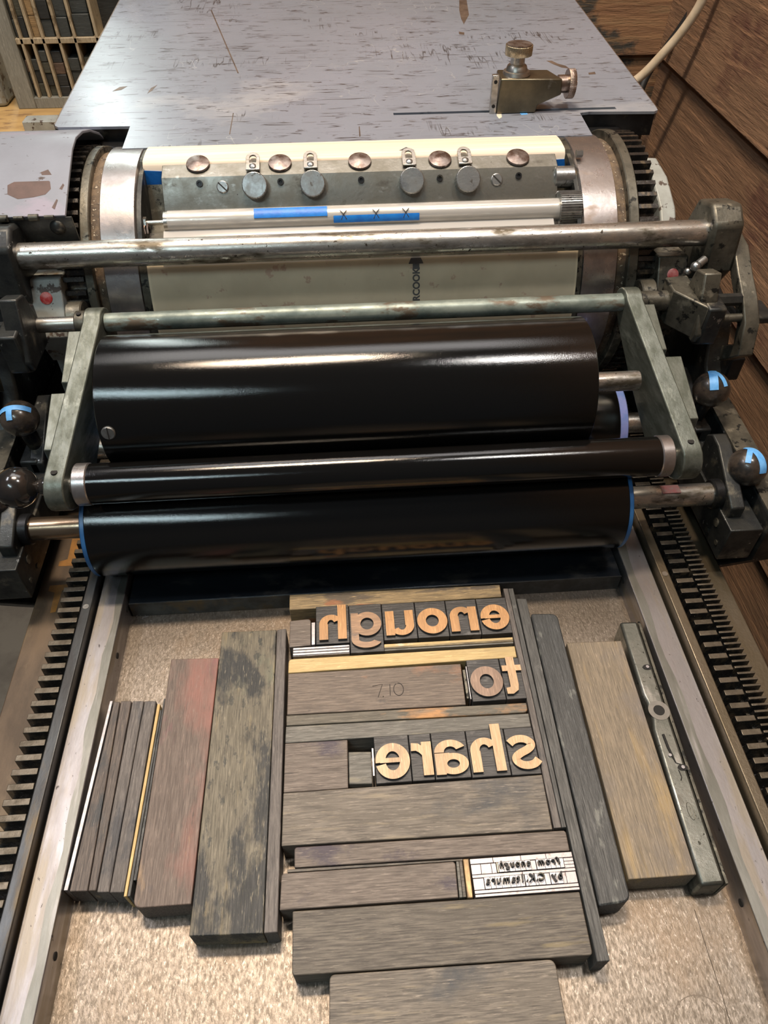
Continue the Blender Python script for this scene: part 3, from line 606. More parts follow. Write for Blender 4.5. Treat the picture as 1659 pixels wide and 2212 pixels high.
quad_(110.0, 116.0, 118.6, 124.6, 'blank square quad at the right end of the lower small line')
quad_(57.5, 116.0, 116.6, 118.4, 'long metal lead directly below the lower small line', 20.0)
quad_(57.5, 116.0, 114.8, 116.3, 'long ridged metal lead below the small type, nearest the viewer', 20.2, 'lead_metal')

for i_, (a, b) in enumerate(((300, 1332), (312, 1336), (318, 1330))):
    c_ = at(a, b, z=.4)
    tag(MB().tube([(c_.x + 1.6*math.cos(t*.9 + i_), c_.y + 1.2*math.sin(t*.9 + i_), .5 + .15*t) for t in range(5)], .22, 6).build('metal_shaving', 'lead_bright'), 'tiny curled bright shaving on the bed in the far left corner', 'shaving', 'shavings in the far left bed corner')
# scrap on bed
tag(MB().quad([(-123, 280.2), (-120.8, 279), (-119.4, 282.6), (-121.4, 283.6)], 0, .6).build('paper_scrap', 'white_paper'), 'tiny white paper scrap on the bed behind the reddish plank', 'paper scrap')

# ================================================================ ROLLERS
def roller(name, y, z, r, xl, xr, sl, sr, rs, label, cat, rubber, rw=3.2):
    t = thing(name, ((xl+xr)/2, y, z - r), label, cat, 'form rollers' if name == 'form_roller' else None)
    MB().lathe([(0, r - .8), (.6, r), (xr - xl - .6, r), (xr - xl, r - .8)], (xl, y, z), 'x', 96).build('inked_surface', 'ink_film', t, angle=25)
    if rubber:
        MB().lathe([(0, r - .5), (.8 - rw, r - .3), (-rw, r - 1.2), (-rw, rs)], (xl, y, z), 'x', 96).build('rubber_end', rubber[0], t)
        MB().lathe([(0, r - .5), (rw - .8, r - .3), (rw, r - 1.2), (rw, rs)], (xr, y, z), 'x', 96).build('rubber_end', rubber[1], t)
    MB().cyl(sl, xl + 4, y, z, rs, ch=.6).build('shaft', 'copper_shaft' if name == 'form_roller' and y < 400 else 'bar_steel', t)
    MB().cyl(xr - 4, sr, y, z, rs, ch=.6).build('shaft', 'bar_steel', t)
    return t
fr1 = roller('form_roller', 371, 60.9, 37.2, -182.8, 197.4, -233, 274, 8.6, 'front black form roller with blue rubber ends just behind the type', 'ink roller', ('rubber_blue', 'rubber_blue'))
fl = MB().box(233, 247, 366, 374, 68.9, 69.6, X=Matrix.Translation((0, 0, 0))).build('red_mark', 'pink_mark', fr1, label='flat worn spot marked red')
fr2 = roller('form_roller', 457, 60.9, 37.2, -163, 216, -233, 274, 8.6, 'rear black form roller with lilac rubber end, half hidden under the big drum', 'ink roller', ('rubber_blue', 'rubber_lilac'), 6.5)
dr = roller('ink_drum', 419, 134.5, 47.0, -161.5, 168.8, -174, 214, 7.2, 'largest glossy black ink drum between the two side arms', 'ink drum', None)
ey, ez = 419 - 47*math.cos(math.radians(3)), 134.5 - 47*math.sin(math.radians(3))
sc = at(235, 934, y=374)
d_ = (Vector((0, sc.y - 419, sc.z - 134.5))).normalized(); th = math.atan2(d_.z, d_.y)
Xs = Matrix.Translation((sc.x, 419 + 47*math.cos(th), 134.5 + 47*math.sin(th))) @ Vector((0, d_.y, d_.z)).to_track_quat('Z', 'X').to_matrix().to_4x4()
sh = MB().lathe([(-1, 4.6), (1.0, 4.6), (1.6, 4.0), (1.7, .01)], (0, 0, 0), 'z', 28, X=Xs).build('screw_head', 'knob_steel', dr)
MB().box(-4.2, 4.2, -.35, .35, 1.4, 1.85, X=Xs).build('screw_slot', 'dark_void', sh)
rr = thing('rider_roller', (20, 360.5, 99), 'long thin black rider roller with bare steel ends across the front', 'ink roller')
MB().lathe([(0, 13.8), (385, 13.8)], (-172, 360.5, 113.5), 'x', 72).build('inked_surface', 'ink_film', rr)
for x0, x1, a in ((-181.6, -172, -1), (213, 222, 1)):
    MB().cyl(x0, x1, 360.5, 113.5, 14.4, ch=.8, seg=64).build('steel_collar', 'rim_steel', rr)
MB().cyl(-186, -181, 360.5, 113.5, 6).build('shaft', 'steel', rr); MB().cyl(222, 227, 360.5, 113.5, 6).build('shaft', 'steel', rr)

# yoke that carries drum and rider
yk = thing('roller_yoke', (20, 425, 95), 'worn grey-green roller yoke, two long side arms joined by a rod', 'roller yoke')
def arm(xb0, xb1, xf0, xf1, lab=None):
    """arm from the rod (back, high) to the rider roller (front, low)"""
    prof = [(486 + 11*math.cos(a), 158 + 11*math.sin(a)) for a in [math.radians(t) for t in range(-20, 141, 20)]]
    prof += [(360.5 + 16*math.cos(a), 112 + 16*math.sin(a)) for a in [math.radians(t) for t in range(110, 271, 20)]]
    prof += [(378, 88), (400, 96), (440, 116), (480, 140)]
    n = len(prof); mb = MB(); o = 0
    def xx(y, a, b): t = (490 - y)/(490 - 350); return a + (b - a)*t
    vs = [(xx(p[0], xb0, xf0), p[0], p[1]) for p in prof] + [(xx(p[0], xb1, xf1), p[0], p[1]) for p in prof]
    fs = [[i, (i+1) % n, n + (i+1) % n, n + i] for i in range(n)] + [list(range(n))[::-1], list(range(n, 2*n))]
    mb.add(vs, fs); a = mb.build('side_arm', 'arm_iron', yk, bevel=.9)
    return a
aL = arm(-186.5, -173.5, -199, -186); aR = arm(214.6, 227, 226.4, 240)
for a_, x in ((aL, -192), (aR, 233)):
    MB().cyl(126.6, 128.4, x, 358, 2.2, axis='z', seg=20).build('oil_hole', 'dark_void', a_)
MB().prism([(378, 112), (378, 130), (420, 145), (420, 127)], 'x', -203, -192).build('side_plate', 'arm_iron', yk, bevel=.6)
MB().prism([(428, 130), (428, 148), (470, 162), (470, 144)], 'x', -197, -186).build('side_plate', 'arm_iron', yk, bevel=.6)
MB().prism([(378, 112), (378, 131), (428, 148), (428, 130)], 'x', 232, 245).build('side_plate', 'arm_iron', yk, bevel=.6)
MB().prism([(434, 132), (434, 150), (474, 163), (474, 146)], 'x', 224, 236).build('side_plate', 'arm_iron', yk, bevel=.6)
MB().cyl(-174, 216, 486, 158, 6.8, ch=.3).build('tie_rod', 'green_paint_steel', yk)
MB().cyl(-229, -186, 486, 158, 5.6).build('shaft_stub', 'steel', yk)
MB().cyl(226, 262, 486, 158, 7.6).build('shaft_stub', 'iron_worn', yk)
cl = MB().cyl(-195, -187, 486, 158, 9.2, ch=.8).build('collar', 'iron_worn', yk)
MB().cyl(166.5, 167.8, -191, 484, 1.8, axis='z', seg=16).build('set_screw', 'dark_void', cl)

# ================================================================ IMPRESSION CYLINDER
CY, CZ, CR = 617.6, 124.3, 102.3
cy = thing('impression_cylinder', (20, CY, 22), 'large steel impression cylinder with gears, gripper bar and paper on it', 'cylinder')
def pol(r, a): return (CY + r*math.cos(math.radians(a)), CZ + r*math.sin(math.radians(a)))
prof = [pol(CR - .6, a) for a in range(144, 99 + 360, 3)] + [(595, 200), (588, 185), (560, 176)]
MB().prism(prof, 'x', -152, 193).build('drum', 'iron_worn', cy)
for x0, x1 in ((-179.5, -152), (193, 221.5)):
    MB().lathe([(0, CR - 1.5), (1, CR), (x1-x0-1, CR), (x1-x0, CR - 1.5)], (x0, CY, CZ), 'x', 120).build('bearer_rim', 'rim_steel', cy)
for x0, x1 in ((-151.8, -148.4), (189.6, 192.8)):
    MB().lathe([(0, CR - 3), (x1-x0, CR - 3)], (x0, CY, CZ), 'x', 120).build('end_plate', 'iron_dark', cy)
for x0, x1, r in ((-186.6, -179.5, 98.5), (221.5, 229, 98.5)): MB().cyl(x0, x1, CY, CZ, r, seg=120).build('dirty_groove', 'dirt_ring', cy)
for x0, x1, r in ((-193.8, -186.6, 103.5), (229, 237, 105.5)): MB().cyl(x0, x1, CY, CZ, r, seg=120, ch=.8).build('gear_flange', 'iron_worn', cy)
def gear(x0, x1, rt, rr_, n, ph=0):
    p = []
    for k in range(n):
        a = 360*k/n + ph; w_ = 360/n
        for da, r in ((-.30, rr_), (-.17, rt), (.17, rt), (.30, rr_)): p.append(pol(r, a + da*w_))
    MB().prism(p, 'x', x0, x1).build('gear', 'rack_iron', cy)
gear(-210, -194.2, 104.5, 96.5, 66); gear(237.3, 252.5, 104.5, 96.5, 66)
# gripper bar
gb = MB(); gp = [(584.5, 221.6), (598, 226.0), (596, 196), (566, 190), (567.5, 196)]
gb.prism(gp, 'x', -133, 178)
gbar = gb.build('gripper_bar', 'grip_steel', cy, bevel=.5)
nrm = Vector((0, -(221.6 - 196), -(567.5 - 584.5))).normalized(); nrm = Vector((0, -.833, .553))
def frame(p, n):
    x = Vector((1, 0, 0)); y = n.cross(x).normalized()
    m = Matrix((x, y, n)).transposed().to_4x4(); m.translation = p; return m
def face_X(px, py):
    """frame on the front face of the gripper bar under a pixel"""
    p0 = Vector((0, 584.5, 221.6)); d = at(px, py, y=570) - CAM
    t = (p0 - CAM).dot(nrm)/d.dot(nrm); p = CAM + d*t
    return frame(p, nrm)
def top_X(px, py):
    n = Vector((0, -.31, .95)); p0 = Vector((0, 584.5, 221.6)); d = at(px, py, y=570) - CAM
    t = (p0 - CAM).dot(n)/d.dot(n); return frame(CAM + d*t, n.normalized())
for px, py in ((552, 404), (676, 400), (888, 394), (1008, 391)):
    kb = MB(); prf = []
    op = [(9.9*math.cos(PI*i/28) * (1 if i % 2 else .965), 9.9*math.sin(PI*i/28) * (1 if i % 2 else .965)) for i in range(56)]
    kb.prism(op, 'z', 0, 8.5, X=face_X(px, py))
    kb.build('thumb_knob', 'knob_steel', gbar, bevel=.7)
    Xc = face_X(px - 8, py - 46)
    cl = MB(); outp = [(-5.4, -7), (5.4, -7)] + arc(0, 6, 5.4, 6, 0, 180, 10); inp = [(-2.6, 1), (2.6, 1)] + arc(0, 6, 2.6, 3, 0, 180, 10)
    X2 = top_X(px - 5, py - 45)
    pa = [Vector(p) for p in outp]; pb = [Vector(p) for p in inp]
    o = len(cl.v); n = len(pa)
    Q = [X2 @ Vector((p.x, p.y, 3.0)) for p in pa] + [X2 @ Vector((p.x, p.y, 3.0)) for p in pb] + [X2 @ Vector((p.x, p.y, 1.6)) for p in pa] + [X2 @ Vector((p.x, p.y, 1.6)) for p in pb]
    # orient so that local y runs away from the viewer
    cl.add(Q, [[i, (i+1) % n, n+(i+1) % n, n+i] for i in range(n)] + [[2*n+i, 3*n+i, 3*n+(i+1) % n, 2*n+(i+1) % n] for i in range(n)] + [[i, 2*n+i, 2*n+(i+1) % n, (i+1) % n] for i in range(n)] + [[n+i, n+(i+1) % n, 3*n+(i+1) % n, 3*n+i] for i in range(n)])
    c_ = cl.build('gripper_finger', 'steel', gbar, bevel=.3)
    MB().lathe([(1, 2.8), (3.6, 2.6), (4.4, 1.6), (4.6, .01)], (0, -3.5, 0), 'z', 18, X=X2).build('finger_screw', 'knob_steel', gbar)
for px, py in ((428, 357), (605, 355), (777, 351), (950, 347), (1118, 343)):
    MB().lathe([(0, 8.6), (1.3, 9.2), (2.2, 8.8), (3.0, 4), (3.5, .01)], (0, 0, 0), 'z', 32, X=top_X(px, py)).build('pin_disc', 'brown_disc', gbar)
for px, py in ((431, 397), (606, 393), (780, 389), (950, 385), (1120, 380)):
    k = MB().lathe([(0, 2.5), (1.2, 2.5), (1.2, 1.3), (.2, 1.2), (.2, .01)], (0, 0, 0), 'z', 20, X=face_X(px, py)).build('socket_screw', 'iron_black', gbar)
for px, py in ((481, 404), (1073, 388)):
    X_ = face_X(px, py)
    MB().lathe([(0, 4.6), (.8, 4.6), (1.3, 3.9), (1.3, .01)], (0, 0, 0), 'z', 28, X=X_).build('slotted_screw', 'knob_steel', gbar)
    MB().box(-4.4, 4.4, -.5, .5, 1.2, 1.5, X=X_ @ Matrix.Rotation(math.radians(-45), 4, 'Z')).build('screw_slot', 'dark_void', gbar)
# reel rod and film
RY, RZ = 561.5, 197.3
reel = MB().cyl(-132, 189, RY, RZ, 7.8).build('reel_rod', 'steel', cy)
p = at(1207, 450, y=558); q = at(1256, 450, y=558)
nk = 44; kp = []
for k in range(nk):
    for da, r in ((-.28, 12.6), (-.15, 13.6), (.15, 13.6), (.28, 12.6)):
        a = 2*PI*(k + da)/nk; kp.append((RY + r*math.cos(a), RZ + r*math.sin(a)))
MB().prism(kp, 'x', p.x, q.x - 2).build('knurled_wheel', 'knob_steel', reel)
MB().cyl(q.x - 2, 192, RY, RZ, 6, seg=6).build('lock_nut', 'knurl_gold', reel)
MB().cyl(-146, -132, RY, RZ, 1.8).lathe([(0, 4.5), (3, 4.5)], (-149, RY, RZ), 'x', 6).build('tension_bolt', 'steel', reel)
s_ = MB(); s_.tube([(-148 + .25*t, RY - 4 + 6*math.cos(t*.7), RZ - 6 + 6*math.sin(t*.7)) for t in range(14)], .8, 6); s_.build('coil_spring', 'brown_disc', reel)
p = at(1198, 385, y=580); q = at(1240, 385, y=580)
st = MB().cyl(p.x, q.x, 584, p.z - 1, 8.2, ch=.6).lathe([(0, 5), (-4, 2)], (p.x, 584, p.z - 1), 'x', 20).build('stop_boss', 'knob_steel', cy)
MB().cyl(q.x, q.x + 4, 584, p.z - 1, 6.2, seg=6).build('stop_nut', 'knurl_gold', st)
bp = at(1247, 328, y=590)
MB().cyl(bp.x, bp.x + 5, 592, bp.z - 2, 3, seg=6).build('small_bolt', 'knob_steel', cy)

# papers on the cylinder (thin sheets with a thickness)
def wrap(name, mats, x0, x1, r, a0, a1, lab, cat, pre=(), post=(), th=.35, parent=None):
    pts = [Vector(p) for p in pre] + [Vector(pol(r, a0 + (a1-a0)*i/60)) for i in range(61)] + [Vector(p) for p in post]
    outl, inl = [], []
    for i, pnt in enumerate(pts):
        a = pts[max(0, i-1)]; b = pts[min(len(pts)-1, i+1)]; d = (b - a).normalized(); n = Vector((-d.y, d.x))*th/2
        outl.append(tuple(pnt + n)); inl.append(tuple(pnt - n))
    mb = MB().prism(outl + inl[::-1], 'x', x0, x1); o = mb.build(name, mats, parent, angle=50)
    if lab: tag(o, lab, cat)
    return o
packing = wrap('packing_sheet', 'packing_paper', -149, 187.5, CR + .5, 62, 97.2, 'smooth cream packing sheet folded over the top of the cylinder behind the gripper bar', 'paper sheet', post=[(602, 224), (601, 205)], th=.8)
tymp = wrap('tympan_sheet', 'tympan_paper', -146, 189, CR + .3, 141, 185, 'tan tympan paper with a printed arrow on the front of the cylinder', 'paper sheet', th=.6)
wrap('paper_edge', 'packing_paper', -146, 189, CR + .75, 143.5, 147.3, None, None, th=.3, parent=tymp)
film = wrap('clear_film', 'clear_film', -144, 187, CR + 1.9, 150, 181, 'clear plastic film stretched from the reel rod over the tan paper', 'plastic film', pre=[(RY - 7, RZ - 5)], th=.15)
wrap('film_reflection', 'milky_sheen_film', -133, 172, CR + 2.2, 146, 149, 'clear plastic film below the reel rod, its bright reflection put into the colour', 'plastic film', pre=[(RY - 7.6, RZ - 3.5)], th=.15)  # bright reflection on the clear film, put in as a pale strip
tube_film = MB().lathe([(0, 8.3), (311, 8.3)], (-129, RY, RZ), 'x', 40).build('film_roll', 'milky_sheen_film')
tag(tube_film, 'hazy plastic film rolled around the reel rod', 'plastic film')
# print on tympan: arrow and letters climbing the sheet
def on_cyl(px, py, r):
    """point where the sight line of a pixel meets the cylinder of radius r"""
    d = (at(px, py, y=500) - CAM).normalized(); o = Vector((CAM.y - CY, CAM.z - CZ)); dd = Vector((d.y, d.z))
    a = dd.dot(dd); b = dd.dot(o); c = o.dot(o) - r*r; t = (-b - math.sqrt(b*b - a*c))/a; pt = CAM + d*t
    return pt.x, math.degrees(math.atan2(pt.z - CZ, pt.y - CY))
xa, aa = on_cyl(899, 662, CR + .65)
pr = MB()
def cyl_pt(x, s, h):                                   # s = distance up the sheet
    a = math.radians(aa) - s/(CR + .65); return Vector((x, CY + (CR + .65 + h)*math.cos(a), CZ + (CR + .65 + h)*math.sin(a)))
vs, fs = text_mesh('RCOOK', 7.6, 0., .035)
fs = [f_ for f_ in fs]
extrude_faces(pr, vs, fs, lambda a, b, h: cyl_pt(xa + 2.6 - b, a*.92 + 4.6, h), .15)
rows = [(29.0, 0, 2.6), (31, 0, 2.6), (33, 0, 2.6), (33.01, 0, 5.8), (35, 0, 5.0), (37, 0, 4.0), (39, 0, 3.0), (41, 0, 2.0), (44, 0, .3)]
for (s0, _, w0), (s1, _, w1) in zip(rows[:-1], rows[1:]):
    if s1 - s0 > .5: extrude_faces(pr, [(-w0, s0), (w0, s0), (w1, s1), (-w1, s1)], [(0, 1, 2, 3)], lambda b, a, h: cyl_pt(xa + b, a, h + .05), .15)
pr.build('printed_arrow', 'print_grey', tymp, recalc=False, label='grey printed letters and arrow')
xb, ab = on_cyl(878, 322, CR + .95)
m2 = MB()
def cyl_pt2(x, s, h): a = math.radians(ab) - s/CR; return Vector((x, CY + (CR + 1.0 + h)*math.cos(a), CZ + (CR + 1.0 + h)*math.sin(a)))
extrude_faces(m2, [(-6, -2.2), (6, -2.2), (0, 3.5)], [(0, 1, 2)], lambda b, a, h: cyl_pt2(xb + b, a, h), .1)
m2.build('printed_arrow', 'print_grey', packing, recalc=False, label='faint grey printed arrow tip')

# blue tapes
def slab(pts4, off, th, name, mat, lab, cat='tape', parent=None):
    n = (Vector(pts4[1]) - Vector(pts4[0])).cross(Vector(pts4[2]) - Vector(pts4[1])).normalized()
    if n.y > 0: n = -n
    a = [Vector(p_) + n*off for p_ in pts4]; b = [q_ + n*th for q_ in a]
    k = len(a); o = MB().add(a + b, [list(range(k))[::-1], list(range(k, 2*k))] + [[i, (i+1) % k, k+(i+1) % k, k+i] for i in range(k)]).build(name, mat, parent)
    return tag(o, lab, cat) if parent is None else o
slab([at(309, 368, y=600.4), at(357, 370, y=600.4), at(360, 402, y=600.4), at(311, 406, y=600.4)], .2, .3, 'blue_tape', 'tape_blue', 'blue tape holding the cream sheet at the left end of the gripper bar')
slab([at(1190, 345, y=600.4), at(1219, 343, y=600.4), at(1220, 365, y=600.4), at(1192, 392, y=600.4)], .2, .3, 'blue_tape', 'tape_blue', 'blue tape behind the right end of the gripper bar')
def rod_tape(px0, px1, a0, a1, lab):
    x0 = at(px0, 460, y=RY - 5).x; x1 = at(px1, 460, y=RY - 5).x
    mb = MB().lathe([(0, 8.6), (x1-x0, 8.6), (x1-x0, 8.9), (0, 8.9), (0, 8.6)], (x0, RY, RZ), 'x', 16, a0=math.radians(a0), a1=math.radians(a1))
    tag(mb.build('blue_tape', 'tape_blue', recalc=False), lab, 'tape'); return x0, x1
rod_tape(548, 707, 95, 150, 'larger blue tape patch on the film roll, left of the marked one')
x0, x1 = rod_tape(720, 905, 150, 185, 'long thin blue tape with three hand-drawn crosses on the film roll')
xx_ = MB()
def rpt(x, a): a = math.radians(a); return (x, RY + 9.0*math.cos(a), RZ + 9.0*math.sin(a))
for px in (742, 812, 876):
    xc = at(px, 465, y=RY - 6).x
    xx_.tube([rpt(xc - 2.6, 125), rpt(xc, 145), rpt(xc + 2.4, 168)], .3, 6).tube([rpt(xc + 2.6, 125), rpt(xc, 145), rpt(xc - 1.8, 170)], .3, 6)
xx_.build('drawn_crosses', 'pencil', tube_film, label='three dark hand-drawn crosses')

# ================================================================ CARRIAGE
car = thing('press_carriage', (20, 480, -20), 'heavy dark iron carriage sides with a thick steel crossbar over the rollers', 'press carriage')
MB().cyl(-234, 284, 521, 194, 9.6, ch=.4).build('crossbar', 'bar_steel', car)
XR, XL = 278, -237
def side(s):
    X = (lambda u: XR + u) if s > 0 else (lambda u: XL - u)
    def bx(u0, u1, y0, y1, z0, z1, mb=None): a, b = sorted((X(u0), X(u1))); return (mb or MB()).box(a, b, y0, y1, z0, z1)
    def pr(poly, u0, u1, mb=None): a, b = sorted((X(u0), X(u1))); return (mb or MB()).prism(poly, 'x', a, b)
    def cy_(u0, u1, y, z, r, **k): a, b = sorted((X(u0), X(u1))); return MB().cyl(a, b, y, z, r, **k)
    # outer side frame
    sf = pr([(337, 66), (337, 20), (392, -62), (760, -62), (748, 40), (690, 70), (620, 110), (560, 140), (507, 128), (492, 92), (470, 72)], 27, 45).build('side_frame', 'iron_dark' if s > 0 else 'iron_dark', car, bevel=2)
    pr([(338, 67.5), (338, 66), (470, 72), (470, 73.5)], 27, 45).build('frame_top_edge', 'iron_worn', sf)
    # slab that carries the form-roller hanger
    hb = pr([(337, 56), (337, 23), (440, 23), (440, 56)], 0, 25).build('hanger_block', 'iron_dark', car, bevel=.8)
    for y, z, r in ((346, 33, 2.2), (356, 45, 3.6), (362, 30, 2.2)): cy_(-.5, .6, y, z, r, seg=20).build('bolt_head', 'iron_worn', hb)
    for k, dy in ((0, 0), (1, 86)):
        h = pr([(350 + dy, 52), (350 + dy, 66), (395 + dy, 88), (407 + dy, 89), (414 + dy, 83), (414 + dy, 48)], 2, 13).build('roller_hook', 'iron_dark', car, bevel=1.2)
        cy_(-5, 3, 371 + dy, 60.9, 11.5, seg=32, ch=1).build('bearing', 'iron_black', h)
    # inner floor of the carriage and rear casting (behind the gear)
    pr([(700, 10), (716, 100), (700, 160), (660, 196), (630, 207), (600, 204), (570, 192), (548, 172), (520, 158), (520, 60), (600, 20)], -14, -1).build('rear_casting', 'grey_paint', car, bevel=1.5)
    bx(-10, 27, 500, 760, -62, 60).build('lower_casting', 'iron_black', car, bevel=2)
    # block with a red dot
    b = MB().prism([(498, 139), (520, 176), (560, 170), (560, 110), (510, 110)], 'x', *sorted((X(-27), X(-3))))
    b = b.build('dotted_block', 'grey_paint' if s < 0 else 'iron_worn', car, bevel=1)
    nx = Vector((0, -(176-139), (520-498))).normalized(); c_ = Vector((X(-15), 513, 139 + (513-498)*37/22))
    MB().lathe([(-.5, 4.6), (.5, 4.6), (.9, 4), (.9, .01)], (0, 0, 0), 'z', 28, X=Matrix.Translation(c_) @ nx.to_track_quat('Z', 'X').to_matrix().to_4x4()).build('red_dot', 'red_dot', b)
    # cam boss
    cy_(-42, -30, 507, 150, 13, seg=40, ch=1).build('cam_boss', 'iron_worn', car)
    # fork lever
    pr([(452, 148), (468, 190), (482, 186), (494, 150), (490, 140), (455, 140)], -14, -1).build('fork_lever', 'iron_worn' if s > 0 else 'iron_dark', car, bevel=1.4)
    # clevis / wedge on the rod end
    wk = 'iron_dark'
    pr([(452, 170), (452, 140), (462, 134), (498, 144), (500, 168), (492, 172)], -10, 4).build('rod_clevis', wk, car, bevel=1.6)
    if s > 0: MB().prism([(250, 478), (268, 453), (268, 500), (250, 498)], 'z', 142, 171).build('clevis_wedge', 'iron_worn', car, bevel=1.2)
    cy_(4, 24, 474, 164, 4.6, seg=6).build('hex_stub', 'iron_dark', car)
    cy_(12, 26, 468, 152, 3.2, seg=20).build('cross_pin', 'iron_worn', car)
    # curved trip lever, a bent flat bar
    lev = [(556, 176), (534, 182), (516, 178), (500, 166), (484, 156), (470, 146), (464, 130), (478, 120)]
    outr = [(561, 184), (536, 191), (512, 187), (494, 175), (476, 165), (460, 152), (452, 128), (474, 108)]
    a, c2 = sorted((X(26), X(38)))
    mb = MB(); pa = outr; pb = lev; n = len(pa)
    mb.add([(a, *q_) for q_ in pa] + [(a, *q_) for q_ in pb] + [(c2, *q_) for q_ in pa] + [(c2, *q_) for q_ in pb],
           [[i, i+1, n+i+1, n+i] for i in range(n-1)] + [[2*n+i, 3*n+i, 3*n+i+1, 2*n+i+1] for i in range(n-1)] + [[i, 2*n+i, 2*n+i+1, i+1] for i in range(n-1)] + [[n+i, n+i+1, 3*n+i+1, 3*n+i] for i in range(n-1)] + [[0, n, 3*n, 2*n], [n-1, 3*n-1, 4*n-1, 2*n-1]])
    tl = mb.build('trip_lever', 'iron_worn', car, bevel=1)
    if s > 0: MB().ball(at(1577, 577, x=X(32)), 1.6, .4).build('paint_fleck', 'yellow_fleck', tl)
    # chamfered head that holds the crossbar
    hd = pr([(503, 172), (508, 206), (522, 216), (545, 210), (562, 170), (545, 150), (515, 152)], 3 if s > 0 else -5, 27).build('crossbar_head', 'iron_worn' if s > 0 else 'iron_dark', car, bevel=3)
    cy_(27, 34, 535, 196, 6.5, seg=24, ch=1).build('round_bolt', 'iron_worn', hd)
    cy_(27, 36, 517, 180, 6.0, seg=6).build('hex_bolt', 'knob_steel', hd)
    pth = [(X(-6), 507, 180), (X(-10), 504, 177)]
    if s > 0: MB().tube([(X(3), 506, 180), (X(-3), 502, 178)], 3.2, 12).ball((X(-5), 501, 177), 3.8).ball((X(-9), 503, 172), 2.8).build('grease_nipple', 'knob_steel', hd)
    # tab handle sticking out
    bx(30, 58, 474, 500, 141, 147).build('side_tab', 'iron_dark', car, bevel=1.5)
    bx(40, 52, 478, 500, 84, 106).build('square_boss', 'iron_black', sf, bevel=1.5)
    # clamp for the knobs
    for y, z in ((378, 57), (450, 66)):
        bx(6, 20, y - 14, y + 8, 55, z + 2).build('knob_clamp', 'iron_dark', car, bevel=1.5)
side(1); side(-1)
# rear rack seen behind the right arm, and lower dark deck
MB().box(-215, 255, 560, 760, -20, 18).build('carriage_deck', 'iron_black', car)

# hinged gear guard at left
gg = thing('gear_guard', (-270, 600, 190), 'chipped grey-blue curved metal guard over the left gear', 'gear guard')
pf = [(537, 216.5), (570, 230.5), (596, 241), (612, 243.5), (632, 241), (652, 235), (676, 224), (700, 206), (716, 186)]
inn = [(a_ + (1.2 if i < 3 else -.6 if i > 5 else 0), b_ - 2.2) for i, (a_, b_) in enumerate(pf)]
MB().prism(pf + inn[::-1], 'x', -345, -197).build('curved_cover', 'cover_paint', gg, angle=50, bevel=.4)
gn = Vector((0, -(241-216.5), (596-537))).normalized()
def on_guard(px, py, h):
    d = at(px, py, y=500) - CAM; p0 = Vector((0, 537, 216.5)) + gn*h; t = (p0 - CAM).dot(gn)/d.dot(gn); return CAM + d*t
for pts in ([(16, 400), (40, 388), (75, 388), (86, 382), (108, 392), (110, 408), (98, 420), (72, 426), (38, 430), (16, 420)], [(88, 372), (104, 366), (112, 378), (108, 390), (94, 388)], [(112, 448), (122, 430), (125, 432), (118, 452)], [(128, 408), (136, 396), (139, 400), (134, 410)]):
    a_ = [on_guard(u, v, .25) for u, v in pts]; b_ = [on_guard(u, v, -.1) for u, v in pts]; k = len(pts)
    MB().add(a_ + b_, [list(range(k)), list(range(k, 2*k))[::-1]] + [[i, k+i, k+(i+1) % k, (i+1) % k] for i in range(k)]).build('paint_chip', 'rust_primer', gg)
fp = MB().prism([(537, 215), (539, 215), (541, 196), (539, 196)], 'x', -345, -193).build('front_plate', 'iron_dark', gg, bevel=.3)
hg = MB()
for k in range(13):
    x = -205 - 11*k
    hg.cyl(x - 6.6, x, 536, 216, 2.5 if k % 2 else 1.4, seg=14)
hg.build('hinge', 'iron_worn', gg)
for px, py in ((124, 492), (2, 500)):
    p = at(px, py, y=537); MB().lathe([(0, .01), (.6, 3), (2.5, 5.4), (4.5, 6)], (0, 0, 0), 'z', 24, X=Matrix.Translation((p.x, 534.5, p.z)) @ Matrix.Rotation(-PI/2, 4, 'X')).build('round_bolt', 'iron_dark', gg)

# ball knobs
def knob(c, base, r, label, mat, sq=1., group='ball knobs of the roller hangers', ring=True):
    t = thing('ball_knob', base, label, 'ball knob', group)
    c = Vector(c); b = Vector(base); d = (c - b).normalized(); X_ = Matrix.Translation(c) @ d.to_track_quat('Z', 'X').to_matrix().to_4x4()
    MB().ball((0, 0, 0), r, sq, X=X_, seg=36).build('ball', mat, t)
    L_ = (c - b).length
    MB().lathe([(-r*.93, 5.2), (-r*1.15, 6.0), (-L_ + 6, 5.4), (-L_ + 5, 7), (-L_, 7)], (0, 0, 0), 'z', 24, X=X_).build('stem', 'iron_black', t)
    return c, r, X_
K1 = knob((291.5, 449, 99), (288, 450, 63), 14.2, 'taped ball knob at right beside the big ink drum', 'ball_brown')
K2 = knob((298, 378, 80.5), (291, 380, 57), 14.4, 'taped ball knob at right nearest the viewer', 'ball_brown')
K3 = knob((-248.5, 451, 99.5), (-246, 452, 63), 14.0, 'taped ball knob at left beside the big ink drum', 'ball_brown')
K4 = knob((-255, 386, 78), (-249, 384, 57), 14.2, 'taped ball knob at the left picture edge', 'ball_black')
hk = thing('ball_knob', (-199, 360.5, 113), 'black glossy ball knob without tape on the left end of the rider roller', 'ball knob')
MB().lathe([(-14*math.cos(PI*i/20), max(.01, 14*math.sin(PI*i/20))) for i in range(19)] + [(15, 5), (17, 6), (20, 6)], (-221.5, 360.5, 113.5), 'x', 40).build('ball', 'ball_black', hk)
MB().lathe([(-7.2, 12.4), (-6.8, 12.6), (-6.4, 12.4)], (-218, 360.5, 113.5), 'x', 40).build('seam_ring', 'iron_worn', hk)
